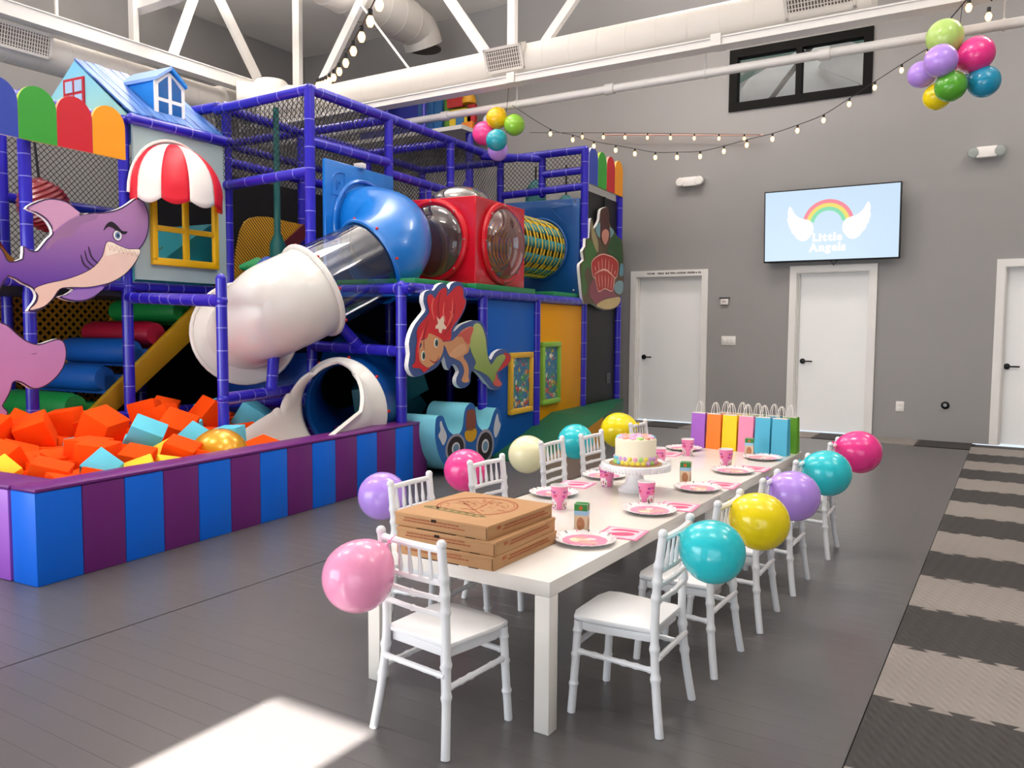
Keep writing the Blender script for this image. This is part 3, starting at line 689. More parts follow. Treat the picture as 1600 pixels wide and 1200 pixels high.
for cx, cy, rz, col, nm, lb in (
  (-1.80, 5.31, -.12, '#a763c9', 'purple', 'purple gift bag, leftmost of the front row'), (-1.69, 5.30, -.10, '#f5821e', 'orange', 'orange gift bag in the front row, between purple and yellow'),
  (-1.58, 5.29, -.12, '#f4d40a', 'yellow', 'yellow gift bag in the front row'), (-1.47, 5.28, -.10, '#f391b4', 'pink', 'pink gift bag in the front row, right of the yellow one'),
  (-1.36, 5.27, -.12, '#4fb6d6', 'sky', 'light blue gift bag right of the pink one'), (-1.248, 5.25, -.10, '#4fb6d6', 'sky', 'light blue gift bag at the right end of the front row'),
  (-1.222, 5.39, -.10, '#6aa92c', 'green', 'green gift bag at the table corner behind the light blue ones'), (-1.65, 5.405, -.12, '#f5821e', 'orange', 'orange gift bag in the back row'),
  (-1.54, 5.40, -.10, '#f4d40a', 'yellow', 'yellow gift bag in the back row'), (-1.435, 5.40, -.12, '#6aa92c', 'green', 'green gift bag in the back row behind the pink one'), (-1.33, 5.395, -.1, '#4fb6d6', 'sky', 'light blue gift bag in the back row')):
    bag(cx, cy, .10, .07, .235, rz, col, nm, lb)
# ================================================================ outlines in metres (along the front, height)
SH_OUT = [(1.127, 1.876), (1.185, 1.873), (1.222, 1.816), (1.25, 1.768), (1.347, 1.796), (1.356, 1.889), (1.403, 1.867), (1.457, 1.861), (1.49, 1.892), (1.544, 1.96), (1.589, 2.005), (1.575, 2.062), (1.53, 2.115), (1.458, 2.151), (1.389, 2.173), (1.442, 2.219), (1.536, 2.265), (1.621, 2.283), (1.717, 2.271), (1.784, 2.229), (1.833, 2.184), (1.905, 2.205), (1.999, 2.222), (2.118, 2.249), (2.207, 2.29), (2.287, 2.345), (2.346, 2.387), (2.403, 2.381), (2.443, 2.336), (2.471, 2.254), (2.468, 2.152), (2.447, 2.069), (2.404, 1.994), (2.368, 1.951), (2.358, 1.889), (2.305, 1.805), (2.212, 1.72), (2.099, 1.655), (2.011, 1.602), (1.924, 1.521), (1.82, 1.485), (1.72, 1.486), (1.623, 1.515), (1.682, 1.536), (1.748, 1.582), (1.645, 1.581), (1.585, 1.5), (1.497, 1.425), (1.432, 1.398), (1.373, 1.4), (1.425, 1.468), (1.445, 1.522), (1.415, 1.575), (1.34, 1.607), (1.241, 1.654), (1.174, 1.555), (1.096, 1.501)]
SH_FIN = [(1.405, 2.175), (1.535, 2.259), (1.621, 2.275), (1.717, 2.266), (1.789, 2.225), (1.828, 2.184), (1.741, 2.127), (1.661, 2.067), (1.597, 2.015), (1.585, 2.063), (1.54, 2.116), (1.467, 2.152)]
SH_BELLY = [(1.429, 1.575), (1.532, 1.621), (1.686, 1.661), (1.828, 1.716), (1.933, 1.78), (2.009, 1.871), (2.045, 1.98), (2.099, 1.995), (2.164, 1.972), (2.253, 1.95), (2.368, 1.956), (2.354, 1.889), (2.3, 1.81), (2.212, 1.725), (2.1, 1.66), (1.991, 1.625), (1.865, 1.6), (1.724, 1.593), (1.635, 1.576), (1.575, 1.5), (1.498, 1.434), (1.387, 1.405), (1.439, 1.468), (1.454, 1.523)]
SH_TEETH = [(2.05, 1.976), (2.099, 1.99), (2.164, 1.97), (2.253, 1.948), (2.362, 1.952), (2.354, 1.899), (2.297, 1.915), (2.195, 1.908), (2.106, 1.884), (2.057, 1.866), (2.036, 1.883)]
SH_BACK = [(1.833, 2.18), (1.905, 2.198), (1.978, 2.212), (1.966, 2.158), (1.84, 2.106), (1.788, 2.04), (1.737, 1.997), (1.638, 1.96), (1.58, 1.909), (1.541, 1.87), (1.532, 1.905), (1.592, 1.992), (1.661, 2.063), (1.741, 2.127)]
SH_LOWFIN = [(1.748, 1.581), (1.885, 1.596), (2.023, 1.617), (1.925, 1.531), (1.82, 1.494), (1.72, 1.496), (1.643, 1.518), (1.697, 1.541)]
SH_BROW = [(2.04, 2.086), (2.065, 2.122), (2.104, 2.141), (2.147, 2.126), (2.19, 2.097), (2.235, 2.097), (2.212, 2.08), (2.157, 2.088), (2.113, 2.108), (2.076, 2.109)]
SH_G1 = [(1.817, 1.856), (1.827, 1.852), (1.851, 1.793), (1.901, 1.754), (1.89, 1.748), (1.835, 1.787)]
SH_G2 = [(1.852, 1.894), (1.862, 1.888), (1.882, 1.823), (1.938, 1.775), (1.927, 1.772), (1.87, 1.818)]
SH_G3 = [(1.886, 1.927), (1.896, 1.924), (1.919, 1.855), (1.973, 1.806), (1.963, 1.803), (1.906, 1.849)]
SH_EYE = [(2.155, 2.049)]
PK_OUT = [(1.03, 1.329), (1.165, 1.313), (1.222, 1.284), (1.279, 1.23), (1.35, 1.176), (1.436, 1.15), (1.525, 1.173), (1.59, 1.188), (1.642, 1.166), (1.663, 1.083), (1.643, 0.982), (1.594, 0.908), (1.527, 0.849), (1.449, 0.81), (1.374, 0.808), (1.29, 0.862), (1.236, 0.865), (1.216, 0.806), (1.179, 0.737), (1.154, 0.697), (1.187, 0.653), (1.174, 0.618), (1.116, 0.606), (1.004, 0.634)]
ME_OUT = [(3.077, 0.985), (3.099, 1.076), (3.085, 1.159), (3.114, 1.242), (3.18, 1.325), (3.285, 1.402), (3.33, 1.445), (3.297, 1.512), (3.315, 1.588), (3.392, 1.613), (3.454, 1.611), (3.518, 1.657), (3.606, 1.684), (3.664, 1.656), (3.697, 1.631), (3.731, 1.677), (3.816, 1.706), (3.92, 1.695), (3.956, 1.651), (3.965, 1.588), (4.001, 1.552), (3.975, 1.468), (3.886, 1.375), (3.783, 1.284), (3.783, 1.261), (3.904, 1.321), (4.029, 1.349), (4.121, 1.364), (4.253, 1.356), (4.331, 1.304), (4.38, 1.217), (4.411, 1.139), (4.372, 1.081), (4.412, 1.022), (4.462, 0.986), (4.533, 1.048), (4.657, 1.085), (4.785, 1.072), (4.873, 1.009), (4.851, 0.948), (4.744, 0.891), (4.628, 0.856), (4.66, 0.794), (4.703, 0.731), (4.64, 0.689), (4.536, 0.691), (4.434, 0.727), (4.315, 0.812), (4.199, 0.88), (4.105, 0.899), (4.078, 0.843), (4.069, 0.787), (3.978, 0.746), (3.889, 0.752), (3.827, 0.792), (3.827, 0.847), (3.871, 0.9), (3.818, 0.957), (3.749, 0.969), (3.699, 0.921), (3.648, 0.972), (3.615, 1.045), (3.534, 0.968), (3.422, 0.929), (3.314, 0.903), (3.179, 0.885), (3.106, 0.926)]
ME_HAIR = [(3.128, 0.983), (3.172, 1.015), (3.179, 1.107), (3.202, 1.182), (3.195, 1.258), (3.239, 1.317), (3.33, 1.377), (3.384, 1.429), (3.353, 1.505), (3.361, 1.561), (3.423, 1.576), (3.47, 1.543), (3.534, 1.606), (3.631, 1.645), (3.664, 1.603), (3.656, 1.567), (3.799, 1.653), (3.885, 1.671), (3.938, 1.632), (3.939, 1.568), (3.983, 1.542), (3.948, 1.468), (3.869, 1.384), (3.766, 1.311), (3.732, 1.257), (3.723, 1.185), (3.615, 1.178), (3.502, 1.205), (3.391, 1.24), (3.345, 1.206), (3.239, 1.19), (3.231, 1.123), (3.239, 1.013), (3.314, 0.968), (3.391, 0.956), (3.299, 0.917), (3.253, 0.953), (3.15, 0.962)]
ME_FACE = [(3.376, 1.245), (3.486, 1.223), (3.582, 1.187), (3.607, 1.133), (3.574, 1.055), (3.502, 1.004), (3.376, 0.957), (3.299, 0.977), (3.239, 1.021), (3.231, 1.106), (3.269, 1.148), (3.254, 1.182), (3.345, 1.206)]
ME_BODY = [(3.599, 1.169), (3.732, 1.176), (3.835, 1.22), (3.922, 1.27), (4.066, 1.308), (4.131, 1.284), (4.085, 1.219), (4.058, 1.144), (4.031, 1.07), (3.941, 1.035), (4.013, 0.968), (4.041, 0.901), (4.032, 0.846), (4.047, 0.803), (3.978, 0.793), (3.915, 0.815), (3.942, 0.86), (3.959, 0.905), (3.906, 0.981), (3.783, 1.022), (3.698, 1.051), (3.648, 1.115)]
ME_TAIL = [(4.131, 1.322), (4.215, 1.337), (4.292, 1.294), (4.351, 1.198), (4.372, 1.101), (4.412, 0.993), (4.473, 0.942), (4.574, 1.007), (4.699, 1.034), (4.764, 1.012), (4.679, 0.934), (4.576, 0.858), (4.535, 0.78), (4.495, 0.763), (4.414, 0.826), (4.257, 0.882), (4.133, 0.916), (4.17, 0.972), (4.086, 1.069), (4.049, 1.163), (4.103, 1.247)]
ME_FIN1 = [(4.71, 1.039), (4.796, 1.042), (4.862, 0.994), (4.819, 0.939), (4.659, 0.879), (4.596, 0.872), (4.69, 0.933), (4.764, 1.002)]
ME_FIN2 = [(4.565, 0.859), (4.597, 0.797), (4.682, 0.742), (4.629, 0.72), (4.536, 0.731), (4.505, 0.762), (4.545, 0.8)]
ME_STAR = [(3.494, 1.392), (3.542, 1.362), (3.599, 1.403), (3.628, 1.385), (3.607, 1.332), (3.651, 1.301), (3.632, 1.279), (3.591, 1.284), (3.566, 1.247), (3.534, 1.257), (3.518, 1.288), (3.478, 1.284), (3.486, 1.314), (3.518, 1.332)]
ME_TOP = [(3.835, 1.216), (3.922, 1.261), (4.066, 1.303), (4.122, 1.284), (4.076, 1.219), (4.049, 1.144), (3.976, 1.164), (3.922, 1.211)]
ME_EYES = [(3.486, 1.163), (3.288, 1.058), (3.277, 1.173), (3.383, 1.021), (3.47, 0.996), (3.534, 1.047)]
ME_BELLY = [(3.698, 1.051), (3.8, 1.112), (3.905, 1.147), (3.976, 1.136), (3.994, 1.09), (3.923, 1.054), (3.801, 1.026)]
SG_OUT = [(6.81, 1.592), (6.731, 1.705), (6.698, 1.819), (6.648, 1.999), (6.66, 2.069), (6.778, 2.123), (6.73, 2.223), (6.818, 2.288), (6.83, 2.388), (6.936, 2.404), (6.961, 2.581), (7.006, 2.651), (7.071, 2.594), (7.089, 2.525), (7.246, 2.638), (7.276, 2.701), (7.306, 2.789), (7.437, 2.836), (7.556, 2.852), (7.618, 2.756), (7.597, 2.679), (7.795, 2.577), (7.943, 2.517), (8.112, 2.483), (8.157, 2.332), (8.177, 2.152), (8.186, 1.957), (8.171, 1.787), (8.071, 1.731), (8.057, 1.627), (7.839, 1.557), (7.557, 1.532), (7.286, 1.556), (7.058, 1.605)]
SG_GREEN = [(6.746, 1.729), (6.706, 2.049), (6.823, 2.127), (6.79, 2.228), (6.863, 2.292), (6.876, 2.375), (7, 2.375), (7.195, 2.251), (7.039, 2.143), (7.011, 2.047), (6.887, 2.038), (6.799, 1.94), (6.894, 1.828), (6.837, 1.709)]
SG_GREEN2 = [(7.593, 2.358), (7.797, 2.54), (7.943, 2.504), (8.075, 2.466), (8.119, 2.329), (8.126, 2.174), (7.994, 2.203), (7.773, 2.249), (7.562, 2.282)]
SG_ROCK = [(6.958, 1.761), (7.018, 1.858), (7.175, 1.914), (7.822, 1.95), (7.83, 1.773), (8.053, 1.705), (7.725, 1.706), (7.449, 1.671), (7.252, 1.58), (7.088, 1.647), (6.992, 1.691)]
SG_SAND = [(7.203, 1.591), (7.483, 1.666), (7.797, 1.702), (8.053, 1.717), (8.038, 1.639), (7.838, 1.57), (7.557, 1.544), (7.319, 1.56)]
SG_SHELL = [(7.01, 2.082), (7.055, 2.144), (7.197, 2.203), (7.393, 2.249), (7.597, 2.248), (7.774, 2.237), (7.939, 2.186), (7.969, 2.086), (7.912, 1.98), (7.805, 1.936), (7.758, 1.783), (7.478, 1.802), (7.262, 1.756), (7.159, 1.901), (7.062, 1.944)]
SG_ORB = [(7.969, 1.933), (8.156, 1.93), (8.162, 1.813), (8.051, 1.756), (7.865, 1.787), (7.826, 1.862)]
SG_ORB2 = [(8.07, 2.17), (8.153, 2.163), (8.16, 2.021), (8.021, 2.012), (8.035, 2.116)]
SG_HAIR = [(7.298, 2.548), (7.309, 2.694), (7.339, 2.793), (7.454, 2.826), (7.556, 2.84), (7.594, 2.753), (7.58, 2.677), (7.636, 2.573), (7.64, 2.474), (7.49, 2.361), (7.319, 2.43)]
SG_FACE = [(7.382, 2.533), (7.482, 2.568), (7.585, 2.549), (7.595, 2.482), (7.523, 2.389), (7.455, 2.37), (7.369, 2.423), (7.35, 2.481)]
SG_WING = [(6.991, 2.62), (7.056, 2.545), (7.223, 2.385), (7.227, 2.253), (7.146, 2.282), (7.014, 2.423)]
SG_BLUE = [(7.137, 2.531), (7.279, 2.63), (7.348, 2.542), (7.335, 2.456), (7.253, 2.447)]
SG_BLUE2 = [(7.635, 2.61), (7.796, 2.565), (7.675, 2.478), (7.639, 2.511)]
CAR = [(3.343, 0.484), (3.361, 0.535), (3.415, 0.548), (3.47, 0.528), (3.509, 0.467), (3.565, 0.394), (3.657, 0.353), (3.733, 0.357), (3.786, 0.413), (3.815, 0.536), (3.869, 0.597), (3.943, 0.613), (3.999, 0.58), (4.029, 0.478), (4.06, 0.397), (4.135, 0.344), (4.214, 0.335), (4.28, 0.368), (4.347, 0.474), (4.415, 0.528), (4.485, 0.495), (4.517, 0.418), (4.501, 0.311), (4.449, 0.195), (4.364, 0.111), (4.243, 0.048), (4.073, 0.013), (3.872, 0.012), (3.681, 0.029), (3.521, 0.084), (3.421, 0.177), (3.367, 0.274), (3.337, 0.384)]
CAR_L1 = [(3.432, 0.499), (3.465, 0.447), (3.52, 0.369), (3.509, 0.322), (3.465, 0.285), (3.421, 0.333), (3.388, 0.378), (3.421, 0.416), (3.41, 0.477)]
CAR_L2 = [(4.429, 0.473), (4.465, 0.396), (4.501, 0.352), (4.452, 0.282), (4.397, 0.241), (4.362, 0.299), (4.375, 0.378)]
CAR_DOOR = [(3.864, 0.544), (3.906, 0.553), (4, 0.538), (4.013, 0.377), (3.864, 0.37), (3.846, 0.451)]
CAR_YEL = [(3.834, 0.364), (4.02, 0.37), (4.026, 0.292), (3.945, 0.256), (3.847, 0.287)]
CAR_W1 = [(3.669, 0.253)]
CAR_W1e = [(3.565, 0.266), (3.668, 0.333)]
CAR_W2 = [(4.195, 0.206)]
CAR_W2e = [(4.091, 0.219), (4.194, 0.305)]
# ================================================================ play structure
def glassm(name, tint, refl=.14, rough=.03, dens=.0, dcol=None):
    if name in MATS: return MATS[name]
    m = bpy.data.materials.new(name); m.use_nodes = True; MATS[name] = m; nt = m.node_tree
    nt.nodes.remove(nt.nodes['Principled BSDF']); out = nt.nodes['Material Output']
    tr = nt.nodes.new('ShaderNodeBsdfTransparent'); tr.inputs[0].default_value = (*lin(tint), 1)
    gl = nt.nodes.new('ShaderNodeBsdfGlossy'); gl.inputs['Roughness'].default_value = rough
    df = nt.nodes.new('ShaderNodeBsdfDiffuse'); df.inputs[0].default_value = (*lin(dcol or tint), 1)
    fr = nt.nodes.new('ShaderNodeLayerWeight'); fr.inputs[0].default_value = .35
    mr = nt.nodes.new('ShaderNodeMapRange'); mr.inputs[3].default_value = refl*.4; mr.inputs[4].default_value = min(1, refl*3.5)
    m1 = nt.nodes.new('ShaderNodeMixShader'); m1.inputs[0].default_value = dens; m2 = nt.nodes.new('ShaderNodeMixShader')
    nt.links.new(tr.outputs[0], m1.inputs[1]); nt.links.new(df.outputs[0], m1.inputs[2])
    nt.links.new(fr.outputs['Facing'], mr.inputs[0]); nt.links.new(mr.outputs[0], m2.inputs[0]); nt.links.new(m1.outputs[0], m2.inputs[1]); nt.links.new(gl.outputs[0], m2.inputs[2])
    nt.links.new(m2.outputs[0], out.inputs[0]); return m
tubem = mat('indigo_foam_sleeve', '#2a1fb4', .28, var=.05, coat=.3); ringm = mat('pale_cable_tie', '#8f8bd6', .4)
blackv = mat('black_vinyl', '#0c0c10', .55, var=.2, scale=2); netm = mat('black_net_cord', '#17151a', .8)
bluev = mat('blue_vinyl_panel', '#0c5ab4', .5, var=.04, scale=2, spec=.25); yelv = mat('amber_vinyl_panel', '#e39a00', .5, var=.04, scale=2, spec=.2); greenp = mat('green_vinyl', '#12824a', .45); greend = mat('deep_green_carpet', '#0a5c3c', .6, var=.08)
PT = .047
st = thing('play_structure', 'multi-level indoor play frame of indigo padded tubes with black netting', 'play structure', S(1.2, 5.0, 0))
def padded(name, a, b, r=PT, every=.215, seed=0):
    A, B = Vector(a), Vector(b); Lg = (B-A).length; rr = random.Random(int(1000*sum(a)+77*sum(b)))
    m = MB().tube([A, B], r, 16); t = .08+rr.random()*.1
    while t < Lg-.04:
        c = A+(B-A)*(t/Lg); d = (B-A).normalized()*.0035; m.tube([c-d, c+d], r*1.03, 16, 1); t += every*rr.uniform(.75, 1.25)
    m.ball(A, r, 12); m.ball(B, r, 12)
    return m.build(name, [tubem, ringm], st, xf=S, angle=50)
TOPZ = 3.43
for q, p, z0, z1 in ((.1, 3.22, .47, 1.64), (0, 4.42, 0, 1.6), (0, 5.60, 0, 1.6), (0, 6.92, 0, 3.46), (0, 8.14, 0, 3.1), (1.2, 3.36, 0, TOPZ), (1.2, 4.55, 0, TOPZ), (1.2, 5.75, 0, TOPZ), (1.2, 6.97, 0, TOPZ),
      (2.33, 3.45, 0, TOPZ), (2.40, 2.355, 0, 3.06), (2.42, 1.50, 0, 3.06), (2.42, .62, 0, 3.06), (2.42, 4.60, 0, TOPZ), (2.42, 5.78, 0, TOPZ), (2.42, 6.98, 0, TOPZ),
      (3.65, 2.05, 0, 3.1), (3.65, 3.45, 0, TOPZ), (3.65, 4.65, 0, TOPZ), (3.65, 6.98, 0, TOPZ), (2.42, 8.14, 0, TOPZ)): padded('post', (q, p, z0), (q, p, z1))
padded('pit_post', (.75, 1.89, 0), (.75, 1.89, 1.64), .040, .19)
for a, b in (((1.2, 3.36, TOPZ), (2.42, 3.42, TOPZ-.03)), ((1.2, 3.36, TOPZ), (1.2, 6.97, TOPZ+.04)), ((1.2, 6.97, TOPZ+.03), (0, 6.92, TOPZ+.04)), ((1.2, 4.55, TOPZ), (2.42, 4.60, TOPZ)), ((1.2, 5.75, TOPZ), (2.42, 5.78, TOPZ)),
      ((1.2, 6.97, TOPZ), (2.42, 6.98, TOPZ)), ((2.42, 3.42, TOPZ), (2.42, 6.98, TOPZ)), ((2.42, 4.60, TOPZ), (3.65, 4.65, TOPZ)), ((2.42, 3.42, TOPZ), (3.65, 3.45, TOPZ)), ((3.65, 3.45, TOPZ), (3.65, 6.98, TOPZ)), ((0, 6.92, TOPZ), (0, 8.14, TOPZ-.3)),
      ((1.2, 3.36, 2.97), (1.2, 4.55, 2.99)), ((1.2, 4.55, 2.88), (1.2, 5.75, 2.87)), ((2.42, 3.42, 2.92), (2.42, 6.98, 2.92)), ((1.2, 3.36, 2.70), (2.42, 3.42, 2.66)), ((2.42, 3.42, 3.06), (3.65, 3.45, 3.06)), ((1.2, 5.75, 2.6), (1.2, 6.97, 2.6)),
      ((1.15, 6.97, 3.0), (0, 6.92, 3.03)), ((.6, 6.97, 3.22), (0, 6.94, 3.23)), ((.6, 6.97, 2.98), (.6, 6.97, 3.42)), ((.6, 6.97, 3.42), (1.2, 6.5, 3.42)),
      ((0, 3.22, 1.62), (0, 6.92, 1.62)), ((0, 3.22, 1.62), (1.2, 3.36, 1.62)), ((1.2, 3.36, 1.12), (0, 3.22, 1.09)), ((1.2, 3.36, 1.62), (1.2, 6.97, 1.62)), ((2.42, .62, 1.64), (2.42, 3.42, 1.64)), ((2.42, .62, .5), (2.42, 3.42, .5)),
      ((2.30, 2.36, 3.065), (2.30, 3.45, 3.085)), ((2.42, .62, 3.04), (2.42, 2.37, 3.04)), ((3.65, 2.05, 2.45), (3.65, 3.45, 2.45)), ((.75, 1.89, 1.48), (2.42, 2.37, 1.54)), ((.75, 1.89, .76), (1.2, 3.36, .74)), ((1.2, 3.36, .62), (1.6, 2.5, .62)),
      ((.58, 3.30, 1.10), (.66, 3.12, 1.30)), ((.967, 2.60, .76), (.99, 2.66, 1.08))): padded('beam', a, b)
# a hanging strut and short stub seen between the beams
for a, b in (((1.2, 5.30, 2.42), (1.2, 5.30, 2.86)),): padded('strut', a, b, .03)
# netting: crossing cords in diamond pattern, one panel each
def net(corner, u, v, lu, lv, step=.045, w=.0065, mm=None, name='net', square=False):
    c, u, v = Vector(corner), Vector(u), Vector(v); n = u.cross(v); m = MB()
    def seg(a, b):
        A, B = c+u*a[0]+v*a[1], c+u*b[0]+v*b[1]; d = (B-A)
        if d.length < .02: return
        t = d.normalized(); s = t.cross(n).normalized()*w/2; k = n.normalized()*w/2
        m.add([A-s, A+k, A+s, B-s, B+k, B+s], [(0, 1, 4, 3), (1, 2, 5, 4), (2, 0, 3, 5)])
    if square:
        x = 0
        while x <= lu: seg((x, 0), (x, lv)); x += step
        x = 0
        while x <= lv: seg((0, x), (lu, x)); x += step
    else:
        k = -lv
        while k < lu:   # lines x - y = k and the mirrored ones
            a0 = max(0, -k); a1 = min(lv, lu-k)
            if a1 > a0: seg((k+a0, a0), (k+a1, a1)); seg((k+a0, lv-a0), (k+a1, lv-a1))
            k += step*1.414
    o = m.build(name, mm or netm, st, xf=S, flat=True); o['kind'] = 'stuff'; return o
P_, Q_, Z_ = (0, 1, 0), (1, 0, 0), (0, 0, 1)
ND = .042
for p0, p1 in ((3.4, 4.55), (4.55, 5.75), (5.75, 6.97)):
    net((1.2, p0, 2.9), P_, Z_, p1-p0, .53, ND); net((2.42, p0, 1.7), P_, Z_, p1-p0, 1.7, ND); net((1.2, p0, TOPZ), Q_, P_, 1.22, p1-p0, ND)
    net((3.65, p0, 1.7), P_, Z_, p1-p0, 1.7, ND); net((2.42, p0, TOPZ), Q_, P_, 1.22, p1-p0, ND)
net((1.2, 3.38, 2.7), Q_, Z_, 1.2, .73, ND); net((0, 6.95, 3.03), Q_, Z_, 1.2, .42, ND); net((3.65, .6, 1.7), P_, Z_, 2.8, 1.35, ND)
net((2.42, 6.98, 1.7), Q_, Z_, 1.2, 1.7, ND)
ynet = mat('mustard_net', '#a9780f', .7)
net((3.68, .3, .45), P_, Z_, 3.1, 1.2, .06, .026, ynet, 'yellow_net'); net((2.75, 2.45, 1.7), P_, Z_, 1.0, .35, .05, .01, ynet, 'yellow_net')
# floors of the upper level; black panels added to make the inside dark
MB().box(0.02, 1.2, 3.25, 6.95, 1.56, 1.60).build('deck', bluev, st, xf=S); MB().box(1.2, 3.65, 3.4, 6.98, 1.55, 1.60).build('deck', blackv, st, xf=S); MB().box(2.42, 3.65, .3, 3.4, 1.55, 1.60).build('deck', blackv, st, xf=S)
MB().box(3.72, 3.76, -.2, 8.2, 0, 1.6).build('dark_shade_panel', blackv, st, xf=S); MB().box(3.70, 3.74, 3.46, 8.2, 1.6, 3.1).build('dark_shade_panel', blackv, st, xf=S)
MB().box(2.46, 2.50, 2.40, 3.38, .05, .52).build('dark_shade_panel', blackv, st, xf=S)
MB().box(2.44, 2.47, 3.44, 7.0, 0, 1.56).build('dark_shade_panel', blackv, st, xf=S); MB().box(2.44, 2.47, 4.6, 6.95, 1.62, 2.6).build('dark_shade_panel', blackv, st, xf=S)
MB().box(1.25, 2.4, 3.40, 3.44, .1, 1.05).build('lower_panel', mat('royal_blue_panel', '#0b3f93', .45), st, xf=S, bevel=.006)
MB().box(1.25, 2.4, 3.40, 3.44, 1.07, 1.58).build('dark_shade_panel', blackv, st, xf=S)
MB().box(1.22, 1.26, 3.4, 6.9, .0, 1.56).build('dark_shade_panel', blackv, st, xf=S)
MB().box(.02, .05, 6.97, 8.10, .02, 3.0).build('dark_shade_panel', blackv, st, xf=S); MB().box(0.02, 2.4, 8.16, 8.19, 0, 3.0).build('dark_shade_panel', blackv, st, xf=S)
MB().box(.0, .03, 4.47, 5.55, .02, 1.57).build('wall_panel', bluev, st, xf=S, bevel=.004); MB().box(.0, .03, 5.65, 6.87, .02, 1.57).build('wall_panel', yelv, st, xf=S, bevel=.004)
for p0, p1, q0 in ((4.25, 5.52, -.03), (6.05, 6.88, .0), (3.35, 4.22, .05)): MB().box(q0, .9, p0, p1, 1.655, 1.715).build('deck_pad', greenp, st, xf=S, bevel=.01)
# dim teal soft shapes inside the lower bay
tealf = mat('dark_teal_foam', '#0d6470', .5)
for q, p, z, s, rx, rz, lb in ((.62, 4.0, .80, .30, .5, .5, 'dark teal foam block high in the bay behind the mermaid board'), (.75, 3.65, .62, .30, .2, 1.0, 'dark teal foam block low in the bay behind the foam car'), (.8, 4.25, .52, .28, .9, .2, 'dark teal foam block in the bay, right of the others')):
    M_ = Matrix.Translation((q, p, z)) @ Matrix.Rotation(rx, 4, 'X') @ Matrix.Rotation(rz, 4, 'Z')
    tag(MB().box(-s/2, s/2, -s/2, s/2, -s/2, s/2, 0, M_).build('soft_block', tealf, None, xf=S, bevel=.012), lb, 'foam block', 'dark foam blocks in the lower bay')
MB().box(.35, 1.15, 3.4, 4.4, 0, .38).build('bay_plinth', mat('navy_foam', '#0b2f66', .5), st, xf=S, bevel=.02)

# ---------------------------------------------------------------- foam pit
pitb, pitp, pitt = mat('pit_blue_vinyl', '#0868e0', .35, var=.03, spec=.3), mat('pit_plum_vinyl', '#6c2674', .36, var=.03, spec=.3), mat('pit_plum_daylit', '#a158c8', .33, var=.03)  # the violet is the plum vinyl painted lighter, as daylight shows it
t = thing('foam_pit_wall', 'padded pit wall with blue and plum vertical stripes', 'pit wall', S(.1, 1.7, 0))
H_ = .47
for k in range(14):
    p0 = .25*k; p1 = min(p0+.25, 3.46)
    MB().box(0, .2, p0+.001, p1-.001, 0, H_).build('stripe_pad', pitb if k % 2 == 0 else pitp, t, xf=S, bevel=.006)
MB().box(-.004, .2, -.0, 3.464, H_, H_+.022).build('top_cap', pitp, t, xf=S, bevel=.010)
t = thing('foam_pit_wall', 'padded pit wall of the near end, plum lightened to daylit violet, plum top', 'pit wall', S(1.3, .1, 0))
MB().box(.215, 2.42, -.004, .2, 0, H_).build('end_pad', pitt, t, xf=S, bevel=.01); MB().box(.205, 2.42, -.004, .22, H_+.001, H_+.022).build('top_cap', pitp, t, xf=S, bevel=.008)
t = thing('foam_pit_wall', 'short plum pit wall at the far end behind the slide exit', 'pit wall', S(1.3, 3.4, 0))
MB().box(.215, 1.1, 3.30, 3.38, 0, .40).build('end_pad', pitp, t, xf=S, bevel=.01)
# pit floor fill
fo, fb, fy = mat('orange_foam', '#f84c00', .85, var=.04, spec=.15, bump=.15, bscale=200), mat('pale_blue_foam', '#5cc4dc', .75, var=.04, bump=.15, bscale=200), mat('yellow_foam', '#f5c51b', .75, var=.04, bump=.15, bscale=200)
rr = random.Random(21); proto = {}
def cube(q, p, z, s, rot, mm, lb, cat='foam block'):
    key = mm.name
    if key not in proto:
        o = MB().box(-.5, .5, -.5, .5, -.5, .5).build('foam_block', mm, bevel=.035, seg=2); proto[key] = o
    else: o = proto[key].copy(); COL.objects.link(o)
    o.location = S(q, p, z); o.scale = (s, s, s); o.rotation_euler = rot
    return tag(o, lb, cat, 'foam blocks heaped in the pit')
CN = {'orange_foam': 'orange', 'pale_blue_foam': 'pale blue', 'yellow_foam': 'yellow'}
# hand-placed large ones on top of the heap
spec = [(1.30, 1.30, .57, .225, (.15, .5, .35), fo, 'large orange foam block on top of the heap, under the pink board'),
        (1.05, 1.72, .52, .23, (.5, .35, .7), fo, 'tilted orange foam block in the middle of the heap'),
        (.86, 1.72, .46, .18, (.7, .5, .4), fb, 'pale blue foam block with a raised corner in mid heap'),
        (1.30, 2.05, .48, .15, (.4, .2, .3), fb, 'small pale blue foam block behind the tilted orange one'),
        (.50, 1.98-.7, .44, .20, (.2, .35, .7), fo, 'orange foam block lying along the striped wall'),
        (.62, 1.98-.15, .49, .165, (.05, -.05, .42), fb, 'pale blue square foam block standing beside the gold ball'),
        (.62, 1.28, .42, .16, (.5, .6, .2), fy, 'yellow foam block between orange ones by the striped wall'),
        (.72, .85, .47, .20, (.05, .1, .5), fo, 'orange foam block in the near part of the heap'),
        (.50, .72, .43, .17, (.75, .6, .5), fb, 'pale blue foam block pointing a corner up near the pit corner'),
        (.95, .95, .46, .21, (0, .05, .3), fo, 'orange foam block left of mid heap'),
        (.55, 1.0, .43, .18, (.3, .2, .6), fo, 'orange foam block beside the pale blue corner block'),
        (1.05, .45, .46, .21, (.6, .2, .2), fo, 'orange foam block at the left picture edge'),
        (.85, .35, .42, .16, (.6, .5, .2), fy, 'yellow foam block at the left picture edge'),
        (.55, .42, .42, .2, (.1, .3, .9), fo, 'orange foam block just inside the pit corner')]
